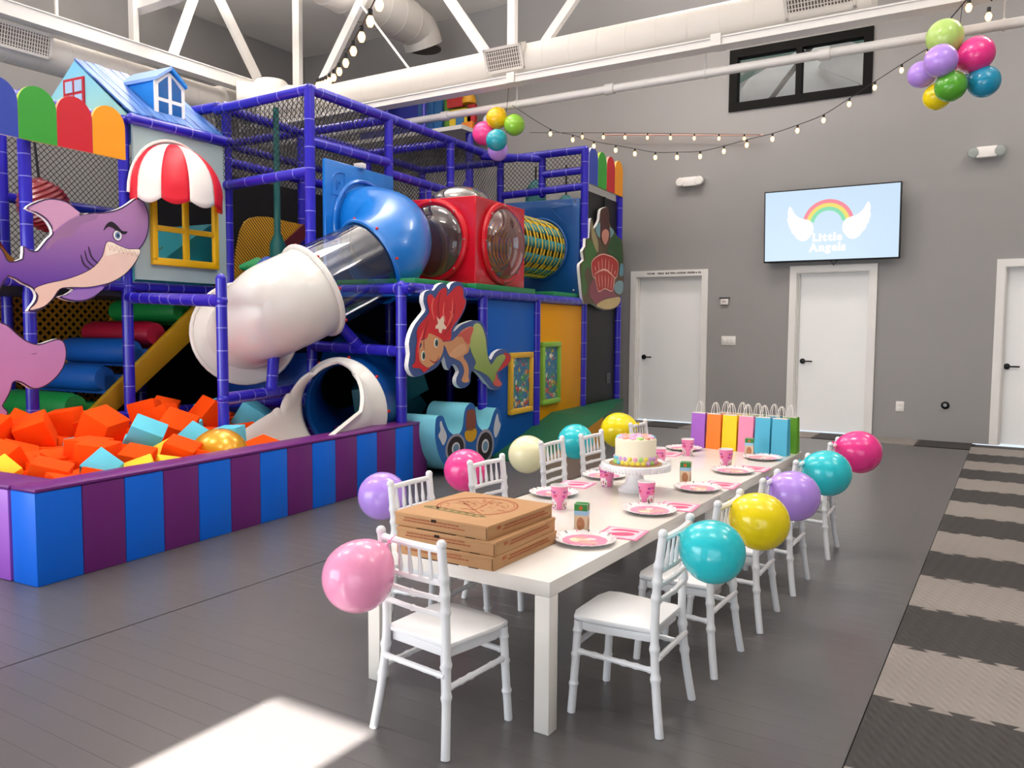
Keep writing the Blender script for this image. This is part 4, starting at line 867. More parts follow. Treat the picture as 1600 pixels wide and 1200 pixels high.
for a in spec: cube(a[0], a[1], a[2], a[3], a[4], a[5], a[6])
taken = [(a[0], a[1]) for a in spec]+[(.50, 1.62)]
ORD = 'first second third fourth fifth sixth seventh eighth ninth tenth eleventh twelfth thirteenth fourteenth fifteenth'.split()
def clear_of(q, p): return not (p > 3.2 or q > 2.3 or (p > 2.05 and .12 < q < 1.0) or (p > 2.55 and q < 1.3) or math.hypot(q-.75, p-1.89) < .17)
for i in range(9):
    for j in range(12):
        q = .37+i*.245+rr.uniform(-.03, .03); p = .39+j*.25+rr.uniform(-.03, .03)
        if not clear_of(q, p) or math.hypot(q-.47, p-1.6) < .2: continue
        mm = rr.choices((fo, fb, fy), (.84, .10, .06))[0]; near = min(math.hypot(q-a, p-b) for a, b in taken)
        cube(q, p, .345+rr.uniform(-.02, .03)-(.04 if near < .16 else 0), rr.uniform(.20, .225), (rr.uniform(-.35, .35), rr.uniform(-.35, .35), rr.uniform(0, 3)), mm, CN[mm.name]+' foam cube, '+ORD[i]+' row behind the striped wall, '+ORD[j]+' from the near end')
k = 0
for i in range(40):   # loose blocks lying on top
    q, p = rr.uniform(.7, 2.2), rr.uniform(.4, 3.1)
    if not clear_of(q, p) or min(math.hypot(q-a, p-b) for a, b in taken) < .27 or k >= 15: continue
    taken.append((q, p)); mm = rr.choices((fo, fb), (.9, .1))[0]
    cube(q, p, .525+rr.uniform(-.02, .04), rr.uniform(.20, .225), (rr.uniform(-.7, .7), rr.uniform(-.7, .7), rr.uniform(0, 3)), mm, CN[mm.name]+' foam cube lying loose on top of the heap, '+ORD[k]+' such block'); k += 1
tag(MB().box(.21, 2.4, .21, 3.29, .0, .22).build('pit_base_pad', fo, None, xf=S, loc=S(1.3, 1.7, 0)), 'orange foam layer under the loose blocks in the pit', 'foam pad')
g = MB().ball((0, 0, 0), .20, 32, 0).build('gold_ball', mat('gold_ball', '#e0a013', .25, .35, coat=.4)); g.location = S(.46, 1.58, .395)
tag(g, 'shiny gold ball resting among the foam blocks by the striped wall', 'ball')

# ---------------------------------------------------------------- tube slide
def sweep(path, r, n=36, k=8): return MB().tube(curve(path, k), r, n, 0, False)
def ringat(c, d, r, w=.014, n=40):
    c = Vector(c); d = Vector(d).normalized(); a = d.cross(Vector((0, 0, 1))).normalized(); b = d.cross(a)
    return [c+(a*math.cos(2*PI*i/n)+b*math.sin(2*PI*i/n))*r for i in range(n)]
sb, sw_, rb = mat('sky_blue_plastic', '#0e6fc4', .28, coat=.3, var=.03), mat('white_slide_plastic', '#dedad4', .28, coat=.25, var=.02), mat('red_bolt', '#c1121f', .4)
cl = glassm('clear_plastic_tube', '#dfe6ee', .16, .05, .05, '#8090a0')
ts = thing('tube_slide', 'winding tube slide: blue elbow, clear section, white lower elbow', 'slide', S(.8, 3.2, 0))
def square_hole(m, c, u, v, hu, hv, r, n=40, mi=0):
    c, u, v = Vector(c), Vector(u), Vector(v); A = []; B = []
    for i in range(n):
        g = 2*PI*i/n; x, y = math.cos(g), math.sin(g); A.append(c+u*x*r+v*y*r); s = 1/max(abs(x), abs(y)); B.append(c+u*x*s*hu+v*y*s*hv)
    m.add(A+B, [(i, (i+1) % n, n+(i+1) % n, n+i) for i in range(n)], mi); return m
def rim(name, c, d, r, w, mm, parent): return MB().tube(ringat(c, d, r), w, 8, 0, closed=True).build(name, mm, parent, xf=S)
def bolts(parent, c, d, r, n, size=.014, mm=None, a0=.2):
    for i, P in enumerate(ringat(c, d, r, n=n)): 
        MB().ball(P, size, 8).build('bolt', mm or rb, parent, xf=S)
m = MB(); m.box(1.10, 1.14, 3.45, 4.5, 1.68, 2.83); pn = m.build('mounting_panel', sb, ts, xf=S, bevel=.012)
rim('panel_collar', (1.09, 4.0, 2.26), (1, 0, 0), .44, .02, sb, ts)
E1 = [(1.12, 4.0, 2.27), (.98, 3.99, 2.265), (.76, 3.93, 2.20), (.60, 3.76, 2.08), (.535, 3.57, 1.955), (.572, 3.404, 1.865)]
MB().tube(curve(E1, 8), .375, 40, 0, False).build('upper_elbow', sb, ts, xf=S)
d1_ = Vector((.195, -.52, -.272)); R1_, R2_ = Vector((.572, 3.404, 1.865)), Vector((.767, 2.884, 1.593))
rim('elbow_rim', R1_, d1_, .385, .018, sb, ts); bolts(ts, R1_-d1_.normalized()*.03, d1_, .395, 8)
MB().tube([R1_, (R1_+R2_)/2, R2_], .368, 40, 0, False).build('clear_tube', cl, ts, xf=S)
m = MB()
for s in (-1,):
    a = d1_.normalized().cross(Vector((0, 0, 1))).normalized(); b = d1_.normalized().cross(a)
    off = (a*math.cos(2.5)+b*math.sin(2.5))*.375
    # seam flange along the clear tube's lower side
bm_off = Vector((-.30, 0, -.22)); m.tube([R1_+bm_off+d1_*.02, R2_+bm_off], .012, 8); m.build('seam_flange', glassm('clear_seam', '#cfd6de', .5, .1, .3, '#c8ccd2'), ts, xf=S)
rim('tube_rim', R2_, d1_, .395, .024, sw_, ts); bolts(ts, R2_-d1_.normalized()*.03, d1_, .40, 8)
E2 = [tuple(R2_), (.822, 2.745, 1.52), (.96, 2.655, 1.44), (1.18, 2.70, 1.35), (1.42, 2.84, 1.28), (1.66, 2.98, 1.23)]
MB().tube(curve(E2, 8), [.385-.06*max(0, (i-16)/24) for i in range(41)], 40, 0, False).build('lower_elbow', sw_, ts, xf=S)
dd = Vector((.24, .18, -.05)); D0 = Vector((1.62, 2.957, 1.235)); dn = dd.normalized()
m = MB(); a = ringat(D0, dn, .29); b = ringat(D0, dn, .455); n = len(a); th = dn*.05
m.add(a+b+[x+th for x in b], [(i, (i+1) % n, n+(i+1) % n, n+i) for i in range(n)]+[(n+i, n+(i+1) % n, 2*n+(i+1) % n, 2*n+i) for i in range(n)]); m.build('wall_flange', sw_, ts, xf=S)
rim('flange_rim', D0, dn, .455, .016, sw_, ts)
MB().tube([D0+dn*.08, D0+dn*.55], .38, 32, 0, True).build('hidden_tube', mat('royal_blue_panel', '#0b3f93', .45), ts, xf=S)
# raised emblem on the panel: a small arch over a letter
def pnf(p, z, tt): return S(1.10-tt, p, z)
ar = [(3.60+.095*math.cos(PI*(1-i/12)), 2.66+.095*math.sin(PI*(1-i/12))) for i in range(7)]
m = MB(); A_ = [(3.535+.13*(1-math.cos(PI/2*i/8)), 2.50+.13+.0+.10*math.sin(PI/2*i/8)) for i in range(9)]
m.tube([pnf(3.53, 2.50, .004)]+[pnf(a_, b_, .004) for a_, b_ in A_]+[pnf(3.72, 2.73, .004), pnf(3.72, 2.52, .004)], .007, 6); m.tube([pnf(3.56, 2.52, .004), pnf(3.72, 2.52, .004)], .006, 6)
m.build('emblem_arch', sb, ts)
MTX = Matrix(((VP.x, 0, -VQ.x, 0), (VP.y, 0, -VQ.y, 0), (0, 1, 0, 0), (0, 0, 0, 1)))
text('P.', .13, None, sb, 'emblem_letter', ts, extrude=.006, mw=Matrix.Translation(S(1.098, 3.64, 2.565)) @ MTX)
MB().box(1.06, 1.16, 3.93, 4.0, 2.82, 2.87).build('panel_clip', sw_, ts, xf=S, bevel=.006)

# lower exit of the slide: blue tube and white scoop with wavy edges
te = thing('slide_exit', 'lower slide exit: blue tube with a white wavy-edged scoop over the pit', 'slide', S(.6, 3.0, 0))
X0 = Vector((.56, 3.02, .60)); ax = Vector((-.10, -1, -.06)).normalized()
MB().tube(curve([tuple(X0), (.60, 3.25, .63), (.74, 3.52, .72), (1.0, 3.78, .82), (1.18, 3.86, .88)], 8), .375, 40, 0, False).build('exit_tube', mat('deep_blue_plastic', '#0c4f9e', .3, coat=.3), te, xf=S)
rim('exit_rim', X0-ax*.03, ax, .39, .02, mat('deep_blue_plastic', '#0c4f9e', .3), te)
side = ax.cross(Vector((0, 0, 1))).normalized(); up = side.cross(ax)
NS, NA = 60, 48; SGN = -1; m = MB(); vs = []
for i in range(NS+1):
    s = i/NS; ln = .02+.86*s
    half = PI if s < .06 else PI*(1-.46*min(1, (s-.06)/.30)**.6-.10*max(0, s-.36)/.64)
    wave = .085*math.sin(s*46)*math.sin(PI*min(1, max(0, (s-.05)/.45)))
    rad = .375+.02*s+(.07*max(0, .12-s)/.12); z_drop = -.03*s*s
    for j in range(NA+1):
        g = -half+2*half*j/NA; g += wave*max(0, SGN*(j/NA-.5)*2)**2*SGN; lip = 1+.06*max(0, abs(j/NA-.5)*2-.93)/.07*(1 if s > .12 else 0)
        vs.append(X0+ax*ln+(side*math.sin(g)-up*math.cos(g))*rad*lip+Vector((0, 0, z_drop)))
m.add(vs, [(i*(NA+1)+j, i*(NA+1)+j+1, (i+1)*(NA+1)+j+1, (i+1)*(NA+1)+j) for i in range(NS) for j in range(NA)])
o = m.build('scoop', sw_, te, xf=S, angle=70); sd = o.modifiers.new('thick', 'SOLIDIFY'); sd.thickness = .03; sd.offset = 1; bv = o.modifiers.new('round', 'BEVEL'); bv.width = .012; bv.segments = 2; bv.limit_method = 'ANGLE'; bv.angle_limit = 1.0
bolts(te, X0+ax*.0-ax*.0, ax, .445, 9, .015)

# ---------------------------------------------------------------- red crawl cube, woven tunnel, end panel
rc = mat('red_plastic', '#cf0f24', .25, coat=.3, var=.03); smoke = glassm('smoked_bubble', '#b9a4ae', .16, .03, .12, '#9a8a92'); smoke2 = glassm('grey_bubble', '#8d8682', .3, .05, .35, '#8a857f'); pinkb = glassm('rosy_bubble', '#e2b4ae', .2, .03, .12, '#d07a72')
rcube = thing('crawl_cube', 'red plastic crawl cube with clear bubble windows on the upper deck', 'crawl cube', S(.6, 5.0, 1.72))
q0, q1, p0, p1, z0, z1 = .10, 1.08, 4.45, 5.50, 1.725, 2.57
qc, pc, zc = (q0+q1)/2, (p0+p1)/2, (z0+z1)/2; hq, hp, hz = (q1-q0)/2, (p1-p0)/2, (z1-z0)/2
m = MB(); square_hole(m, (qc, p0, zc), (1, 0, 0), (0, 0, 1), hq, hz, .37); square_hole(m, (q0, pc, zc), (0, 1, 0), (0, 0, 1), hp, hz, .37); square_hole(m, (qc, pc, z1), (1, 0, 0), (0, 1, 0), hq, hp, .33)
square_hole(m, (qc, p1, zc), (1, 0, 0), (0, 0, 1), hq, hz, .345)
m.add([(q0, p0, z0), (q1, p0, z0), (q1, p1, z0), (q0, p1, z0), (q1, p0, z1), (q1, p1, z1)], [(0, 1, 2, 3), (1, 4, 5, 2)])
o = m.build('cube_body', rc, rcube, xf=S); sd = o.modifiers.new('thick', 'SOLIDIFY'); sd.thickness = .02; sd.offset = -1; bv = o.modifiers.new('round', 'BEVEL'); bv.width = .012; bv.segments = 2; bv.limit_method = 'ANGLE'; bv.angle_limit = .7
def bubble(name, c, d, r, depth, mm):
    d = Vector(d); M_ = Matrix.Translation(Vector(c)) @ rot_to(d)
    pr = [(0, depth)]+[(r*math.sin(PI/2*i/10), depth*math.cos(PI/2*i/10)) for i in range(1, 11)]
    return MB().lathe(pr, 36, 0, M_).build(name, mm, rcube, xf=S, angle=80)
bubble('bubble_window', (qc, p0, zc), (0, -1, 0), .37, .14, smoke); bubble('bubble_window', (q0, pc, zc), (-1, 0, 0), .37, .20, pinkb); bubble('top_bubble', (qc, pc, z1), (0, 0, 1), .33, .20, smoke2)
for c, d in (((qc, p0-.01, zc), (0, 1, 0)), ((q0-.01, pc, zc), (1, 0, 0))):
    rim('window_ring', c, d, .385, .034, rc, rcube); bolts(rcube, Vector(c)-Vector(d)*.035, d, .388, 8, .010, mat('steel', '#9a9a9c', .3, .9))
rim('top_ring', (qc, pc, z1+.01), (0, 0, 1), .345, .02, rc, rcube)
rim('inner_ring', (q1-.06, pc+.05, zc), (1, 0, 0), .33, .035, mat('amber_plastic', '#e09a10', .35), rcube)
MB().box(q0+.04, q1-.04, p0+.04, p1-.04, z0+.02, z0+.05).build('cube_floor', mat('maroon_pad', '#4a1020', .5), rcube, xf=S)
wt = thing('woven_tunnel', 'net crawl tunnel woven of teal straps and yellow hoops', 'tunnel', S(.56, 6.1, 1.9))
teals, yels = mat('teal_strap', '#1d7f86', .6), mat('yellow_strap', '#d9b21f', .6)
c_ = Vector((.56, 0, 2.27)); NH = 15
h0 = None
for i in range(NH):
    pp = 5.53+1.28*i/(NH-1)
    MB().tube(ringat((.56, pp, 2.27), (0, 1, 0), .345+(.006 if i % 2 else 0)), .012, 6, 0, closed=True).build('hoop', yels, wt, xf=S)
for k in range(12):
    g = 2*PI*k/12; m = MB(); P = []; wd = .055
    for i in range(NH*2):
        pp = 5.53+1.28*i/(NH*2-1); rad = .352+.010*math.sin(PI*i); 
        for s in (-1, 1): P.append(Vector((.56+rad*math.cos(g)-s*wd*math.sin(g), pp, 2.27+rad*math.sin(g)+s*wd*math.cos(g))))
    m.add(P, [(2*i, 2*i+1, 2*i+3, 2*i+2) for i in range(NH*2-1)]); o = m.build('strap', teals, wt, xf=S); sd = o.modifiers.new('thick', 'SOLIDIFY'); sd.thickness = .005
ep = thing('tunnel_end_panel', 'square blue plastic panel at the end of the woven tunnel', 'panel', S(.56, 6.86, 1.7))
m = MB(); square_hole(m, (.56, 6.86, 2.30), (1, 0, 0), (0, 0, 1), .52, .585, .35)
o = m.build('panel_body', mat('mid_blue_plastic', '#12539a', .35, coat=.2), ep, xf=S); sd = o.modifiers.new('thick', 'SOLIDIFY'); sd.thickness = .04; bv = o.modifiers.new('round', 'BEVEL'); bv.width = .015; bv.segments = 2; bv.limit_method = 'ANGLE'
rim('panel_ring', (.56, 6.82, 2.28), (0, 1, 0), .37, .016, mat('mid_blue_plastic', '#12539a', .35), ep)
for P in ([(.42, 2.78), (.12, 2.80), (.13, 2.55), (.40-.14, 2.62)],):
    MB().tube([Vector((a, 6.83, b)) for a, b in P]+[Vector((P[0][0], 6.83, P[0][1]))], .006, 6).build('pressed_rib', mat('mid_blue_plastic', '#12539a', .35), ep, xf=S)
for a, b in ((.08, 2.85), (.09, 1.76), (1.03, 2.84), (1.02, 1.76)): MB().ball((a, 6.82, b), .014, 8).build('bolt', mat('steel', '#9a9a9c', .3, .9), ep, xf=S)
# black sheet added so the tunnel reads dark inside
MB().box(.0, 1.15, 7.6, 7.63, 1.6, 3.0).build('dark_shade_panel', blackv, st, xf=S)
t = thing('wall_outlet', 'grey outlet plate low on the dark panel under the shell sign', 'outlet', S(0, 7.86, .55))
MB().box(.010, .02, 7.80, 7.92, .56, .70).build('plate', mat('grey_plate', '#55555c', .5), t, xf=S, bevel=.002)
for z in (.60, .66): MB().box(.006, .010, 7.84, 7.88, z-.016, z+.016).build('socket', mat('grey_plate', '#55555c', .5), t, xf=S, bevel=.003)
# ================================================================ boards, house front, soft furniture
whb = mat('board_edge_white', '#f2f0ee', .5)
def board(name, poly, q, th, mm, label, cat, loc, k=3, sm=True, group=None, edge=None):
    """cut-out board: poly in (along, height), its face towards the hall"""
    t = thing(name, label, cat, loc, 0, group); P = smooth_poly(poly, k) if sm else poly
    MB().prism(P, lambda u, v, d: S(q-d, u, v), -th, 0, 0, 1).build('board_core', [mm, edge or whb], t, angle=60)
    return t
def inset(poly, d):
    n = len(poly); out = []; A = sum(poly[i][0]*poly[(i+1) % n][1]-poly[(i+1) % n][0]*poly[i][1] for i in range(n)); s = 1 if A > 0 else -1
    for i in range(n):
        a, b, c = Vector(poly[i-1]), Vector(poly[i]), Vector(poly[(i+1) % n]); t = (c-a); 
        if t.length < 1e-6: out.append(tuple(b)); continue
        t.normalize(); out.append((b.x-s*t.y*d, b.y+s*t.x*d))
    return out
def printed(t, name, poly, q, lvl, mm, k=3, sm=True):
    P = smooth_poly(poly, k) if sm else poly
    return MB().prism(P, lambda u, v, d: S(q-d, u, v), .0004+.0012*(lvl-1), .0004+.0012*lvl).build(name, mm, t, flat=True)
def disc(c, rx, rz, n=24): return [(c[0]+rx*math.cos(2*PI*i/n), c[1]+rz*math.sin(2*PI*i/n)) for i in range(n)]
# shark
def grad(name, c0, c1, z0, z1):   # printed colour blend from one height to another, fixed to the board
    m = mat(name, c0, .45); nt = m.node_tree; b = nt.nodes['Principled BSDF']; g = nt.nodes.new('ShaderNodeNewGeometry'); sx = nt.nodes.new('ShaderNodeSeparateXYZ'); mr = nt.nodes.new('ShaderNodeMapRange')
    mr.inputs[1].default_value = z0; mr.inputs[2].default_value = z1; mx = nt.nodes.new('ShaderNodeMix'); mx.data_type = 'RGBA'; mx.inputs[6].default_value = (*lin(c0), 1); mx.inputs[7].default_value = (*lin(c1), 1)
    nt.links.new(g.outputs['Position'], sx.inputs[0]); nt.links.new(sx.outputs['Z'], mr.inputs[0]); nt.links.new(mr.outputs[0], mx.inputs[0]); nt.links.new(mx.outputs[2], b.inputs['Base Color']); return m
qs = 2.24; line_m = mat('print_line_dark', '#3a2248', .5)
t = board('shark_board', SH_OUT, qs, .035, line_m, 'cut-out board of a frowning purple shark fixed to the frame', 'wall board', S(2.24, 1.8, 1.4), 2)
shm = grad('shark_purple_print', '#6038a0', '#ac7eb0', 1.62, 2.18)
printed(t, 'shark_body', inset(SH_OUT, .012), qs, 1, shm, 2); printed(t, 'dorsal_fin', inset(SH_FIN, .008), qs, 2, mat('shark_fin_pink', '#cd9cc0', .45)); printed(t, 'back_shade', inset(SH_BACK, .004), qs, 2, mat('shark_shade', '#9a729f', .45))
printed(t, 'belly_outline', SH_BELLY, qs, 2, line_m); printed(t, 'belly', inset(SH_BELLY, .006), qs, 3, mat('shark_belly', '#eccfc0', .45)); printed(t, 'teeth', inset(SH_TEETH, .004), qs, 4, mat('shark_teeth', '#f6e7d6', .45))
printed(t, 'low_fin', inset(SH_LOWFIN, .005), qs, 3, mat('shark_lowfin', '#9672c0', .45)); bc = (sum(a for a, _ in SH_BROW)/len(SH_BROW), sum(b for _, b in SH_BROW)/len(SH_BROW)); printed(t, 'brow', [(bc[0]+(a-bc[0])*1.15, bc[1]+(b-bc[1])*1.5) for a, b in SH_BROW], qs, 4, mat('print_black', '#1c1220', .5))
for g in (SH_G1, SH_G2, SH_G3): printed(t, 'gill', g, qs, 3, line_m)
e = SH_EYE[0]; printed(t, 'eye', disc(e, .044, .048), qs, 3, line_m, sm=False); printed(t, 'eye_white', disc(e, .038, .042), qs, 4, whb, sm=False); printed(t, 'iris', disc(e, .024, .027), qs, 5, mat('eye_blue', '#5a7fa8', .4), sm=False); printed(t, 'pupil', disc((e[0]+.003, e[1]), .010, .012), qs, 6, mat('print_black', '#1c1220', .5), sm=False)
for i in range(7):
    a = 2.06+.042*i; zt = 1.965-.006*i; printed(t, 'tooth_line', [(a, zt), (a+.006, zt), (a+.022, zt-.045), (a+.016, zt-.047)], qs, 5, mat('tooth_line', '#dcc3b0', .5), sm=False); printed(t, 'tooth_line', [(a+.018, zt-.045), (a+.024, zt-.045), (a+.040, zt), (a+.034, zt)], qs, 5, mat('tooth_line', '#dcc3b0', .5), sm=False)
# pink board below
t = board('pink_creature_board', PK_OUT, qs-.02, .035, line_m, 'pink rounded sea-creature cut-out board at the left picture edge', 'wall board', S(2.22, 1.4, .6), 3)
printed(t, 'creature_body', inset(PK_OUT, .010), qs-.02, 1, mat('creature_pink', '#be88c0', .45)); printed(t, 'nostril', [(1.37, 1.075), (1.42, 1.083), (1.42, 1.075), (1.39, 1.07)], qs-.02, 2, mat('creature_line', '#94608f', .5), sm=False)
# mermaid
qm = -.07; navy = mat('mermaid_blue_border', '#3c5590', .45)
t = board('mermaid_board', ME_OUT, qm, .04, navy, 'cut-out board of a diving mermaid with flowing red hair and green tail', 'wall board', S(-.07, 4.0, .7), 2)
skin = mat('print_skin', '#d99a6c', .5); hair = mat('print_red_hair', '#d2202c', .5); grn = grad('mermaid_tail_green', '#7c9a3c', '#b9c774', .78, 1.25); hl = mat('print_hair_light', '#f0685c', .5); dkr = mat('print_hair_dark', '#a01422', .5)
printed(t, 'tail', ME_TAIL, qm, 2, grn); printed(t, 'tail_fin', ME_FIN1, qm, 3, hair); printed(t, 'tail_fin', ME_FIN2, qm, 3, mat('print_coral', '#d2584e', .5)); printed(t, 'body', ME_BODY, qm, 2, skin); printed(t, 'sleeve', ME_TOP, qm, 3, mat('print_coral', '#d2584e', .5)); printed(t, 'arm_shade', ME_BELLY, qm, 3, mat('print_skin_light', '#e3ab80', .5))
printed(t, 'hair', ME_HAIR, qm, 3, hair, 2); printed(t, 'face', ME_FACE, qm, 4, skin); printed(t, 'star_clip', ME_STAR, qm, 4, mat('print_cream', '#f2d8c2', .5), 2)
def stroke(P, wd):
    P = curve([(a, b, 0) for a, b in P], 4); n = len(P); Lf = []; Rt = []
    for i in range(n):
        d = (P[min(i+1, n-1)]-P[max(i-1, 0)]).normalized(); w_ = wd*math.sin(PI*(i+.5)/n); Lf.append((P[i].x-d.y*w_, P[i].y+d.x*w_)); Rt.append((P[i].x+d.y*w_, P[i].y-d.x*w_))
    return Lf+Rt[::-1]
for P in ([(3.62, 1.52), (3.60, 1.42), (3.64, 1.34)], [(3.45, 1.55), (3.42, 1.46), (3.46, 1.36)], [(3.75, 1.55), (3.74, 1.42), (3.66, 1.30)], [(3.30, 1.28), (3.24, 1.18), (3.21, 1.08)], [(3.70, 1.44), (3.76, 1.40), (3.72, 1.34)]): printed(t, 'hair_strand', stroke(P, .012), qm, 4, hl, sm=False)
for P in ([(3.56, 1.60), (3.52, 1.48), (3.54, 1.36)], [(3.36, 1.36), (3.30, 1.22), (3.30, 1.10)], [(3.80, 1.5), (3.74, 1.34), (3.60, 1.22)]): printed(t, 'hair_strand', stroke(P, .010), qm, 4, dkr, sm=False)
for c, rx, rz in ((ME_EYES[0], .034, .040), (ME_EYES[1], .030, .040)):
    printed(t, 'eye', disc(c, rx, rz), qm, 5, mat('print_pale', '#f4efe6', .5), sm=False); printed(t, 'iris', disc((c[0]+.004, c[1]), rx*.72, rz*.8), qm, 6, mat('eye_teal', '#2c6a66', .4), sm=False); printed(t, 'pupil', disc((c[0]+.006, c[1]-.004), rx*.35, rz*.45), qm, 7, mat('print_black', '#1c1220', .5), sm=False)
printed(t, 'mouth', stroke([ME_EYES[3], ME_EYES[4], ME_EYES[5]], .006), qm, 5, dkr, sm=False)
# shell sign at the far end
qg = -.06; t = board('shell_sign_board', SG_OUT, qg, .035, mat('sign_brown', '#5b4a35', .5), 'tall cut-out sign with a red shell, green leaves and a small figure', 'wall board', S(-.06, 7.4, 1.5), 2)
for nm, P, c, lv in (('leaf', SG_GREEN, '#3f6a30', 1), ('leaf', SG_GREEN2, '#2f5530', 1), ('rock', SG_ROCK, '#8c4453', 1), ('sand', SG_SAND, '#cdb37c', 2), ('orb', SG_ORB, '#7d9fa8', 2), ('orb', SG_ORB2, '#5f93a6', 2), ('veil', SG_BLUE, '#6f9aa0', 1), ('veil', SG_BLUE2, '#6f9aa0', 1), ('figure_hair', SG_HAIR, '#4a2420', 2), ('figure_face', SG_FACE, '#c98878', 3), ('fern', SG_WING, '#9c8f66', 2)):
    printed(t, nm, P, qg, lv, mat('sign_'+nm+c[1:], c, .5))
printed(t, 'shell_rim', SG_SHELL, qg, 3, mat('sign_pale', '#e3b8a4', .5)); printed(t, 'shell', inset(SG_SHELL, .014), qg, 4, mat('sign_red', '#b3332e', .5))
sp = [min(SG_SHELL), max(SG_SHELL)]; pc0, pc1 = min(p for p, z in SG_SHELL), max(p for p, z in SG_SHELL); zc0, zc1 = min(z for p, z in SG_SHELL), max(z for p, z in SG_SHELL); mid = (pc0+pc1)/2; W_ = (pc1-pc0)/2
for i in range(-3, 4):
    printed(t, 'shell_rib', stroke([(mid+.10*i*W_*2.0, zc0+.06), (mid+.16*i*W_*1.6, (zc0+zc1)/2-.02)], .007), qg, 5, mat('sign_pale', '#e3b8a4', .5), sm=False)
    printed(t, 'shell_rib', stroke([(mid+.15*i*W_*1.5, (zc0+zc1)/2+.01), (mid+.13*i*W_*2.0, zc1-.05-.018*i*i*.8)], .007), qg, 5, mat('sign_pale', '#e3b8a4', .5), sm=False)
printed(t, 'shell_rib', stroke([(pc0+.10, (zc0+zc1)/2-.03), (mid, (zc0+zc1)/2+.05), (pc1-.10, (zc0+zc1)/2-.05)], .012), qg, 5, mat('sign_pale', '#e3b8a4', .5), sm=False)

# scalloped fence boards
def scallop(q, p0, p1, z0, z1, mm, label, group):
    r = (p1-p0)/2-.002; c = (p0+p1)/2; pr = [(c-r, z0), (c+r, z0)]+[(c+r*math.cos(PI*i/16), z1-r+r*math.sin(PI*i/16)) for i in range(17)]
    o = MB().prism(pr, lambda u, v, d: S(q-d, u, v), -.03, 0, 0, 1).build('arched_board', [mm, mat(mm.name+'_edge', {'scallop_blue': '#e8e8f0', 'scallop_green': '#b9cf5a', 'scallop_red': '#e9b39a', 'scallop_yellow': '#f3cf7a'}[mm.name], .5)], loc=S(q, c, z0), angle=40)
    return tag(o, label, 'fence board', group)
sc4 = [mat('scallop_blue', '#2440a6', .5), mat('scallop_green', '#2e9a2c', .5), mat('scallop_red', '#c60a24', .5), mat('scallop_yellow', '#f29a00', .5)]
for i, nm in enumerate(('blue', 'green', 'red', 'yellow')):
    scallop(2.28, 1.075+.303*i, 1.378+.303*i, 2.70, 3.115, sc4[i], nm+' arched fence board on the left, before the house roof', 'arched boards on the left fence')
    scallop(-.05, 6.93+.30*i, 7.23+.30*i, 3.07, 3.52, sc4[i], nm+' arched fence board at the far end of the play frame', 'arched boards at the far end')
# house front
t = thing('house_front', 'pale blue house front panel with a yellow window opening', 'house front', S(2.33, 2.9, 1.7))
pale = mat('pale_blue_panel', '#a3b8bb', .5, var=.02)
w0, w1, v0, v1 = 2.56, 3.25, 1.87, 2.47; hp0, hp1, hz0, hz1 = 2.385, 3.40, 1.70, 3.03; qh = 2.31
for a, b, c, d in ((hp0, hp1, hz0, v0), (hp0, hp1, v1, hz1), (hp0, w0, v0, v1), (w1, hp1, v0, v1)): MB().box(qh, qh+.025, a, b, c, d).build('panel', pale, t, xf=S, flat=True)
wy = mat('window_yellow', '#eab40c', .4); wf = thing('play_window', 'yellow plastic play window with four openings below the awning', 'window', S(qh-.03, 2.9, v0)); fw = .055
for a, b, c, d in ((w0-fw*.5, w1+fw*.5, v0-fw*.6, v0+fw*.6), (w0-fw*.5, w1+fw*.5, v1-fw*.5, v1+fw*.5), (w0-fw*.5, w0+fw*.5, v0, v1), (w1-fw*.5, w1+fw*.5, v0, v1)): MB().box(qh-.04, qh+.005, a, b, c, d).build('frame', wy, wf, xf=S, bevel=.008)
MB().box(qh-.035, qh+.0, (w0+w1)/2-.03, (w0+w1)/2+.03, v0, v1).build('mullion', wy, wf, xf=S, bevel=.008); MB().box(qh-.034, qh+.0, w0, w1, 2.14, 2.19).build('mullion', wy, wf, xf=S, bevel=.008)
# awning: five gores
t = thing('striped_awning', 'half-dome awning of red and white gores over the yellow window', 'awning', S(qh, 2.83, 2.4))
ar_, aw_ = mat('awning_red', '#df1730', .45), mat('awning_white', '#f8f0ea', .45)
ca, ra, rq, zt_, zr = 2.80, .46, .34, 2.93, 2.50
for k in range(5):
    m = MB(); na, nz = 8, 10; a0, a1 = [math.radians(x) for x in ((0, 14, 44, 76, 112, 180)[k:k+2])]; G = []
    for j in range(nz+1):
        s = j/nz; rad = math.sin(PI/2*s); z = zr+(zt_-zr)*math.cos(PI/2*s)
        for i in range(na+1):
            g = a0+(a1-a0)*i/na; puff = 1+.025*math.sin(PI*i/na)*s; G.append((qh-rq*rad*math.sin(g)*puff, ca-ra*rad*math.cos(g)*puff, z))
    for j in (1, 2, 3):   # scalloped valance
        for i in range(na+1):
            g = a0+(a1-a0)*i/na; dz = (.035*j)+(.045*math.sin(PI*i/na))*(j/3); G.append((qh-rq*math.sin(g)*1.01, ca-ra*math.cos(g)*1.01, zr-dz))
    m.add(G, [(j*(na+1)+i, j*(na+1)+i+1, (j+1)*(na+1)+i+1, (j+1)*(na+1)+i) for j in range(nz+3) for i in range(na)])
    o = m.build('gore', ar_ if k % 2 == 0 else aw_, t, xf=S, angle=70); sd = o.modifiers.new('thick', 'SOLIDIFY'); sd.thickness = .008
m = MB(); m.tube([(qh-.005, ca-(ra+.02)*math.cos(PI*i/20), zr-.06+(zt_-zr+.09)*math.sin(PI*i/20)) for i in range(21)], .014, 6); m.build('awning_edge', aw_, t, xf=S)
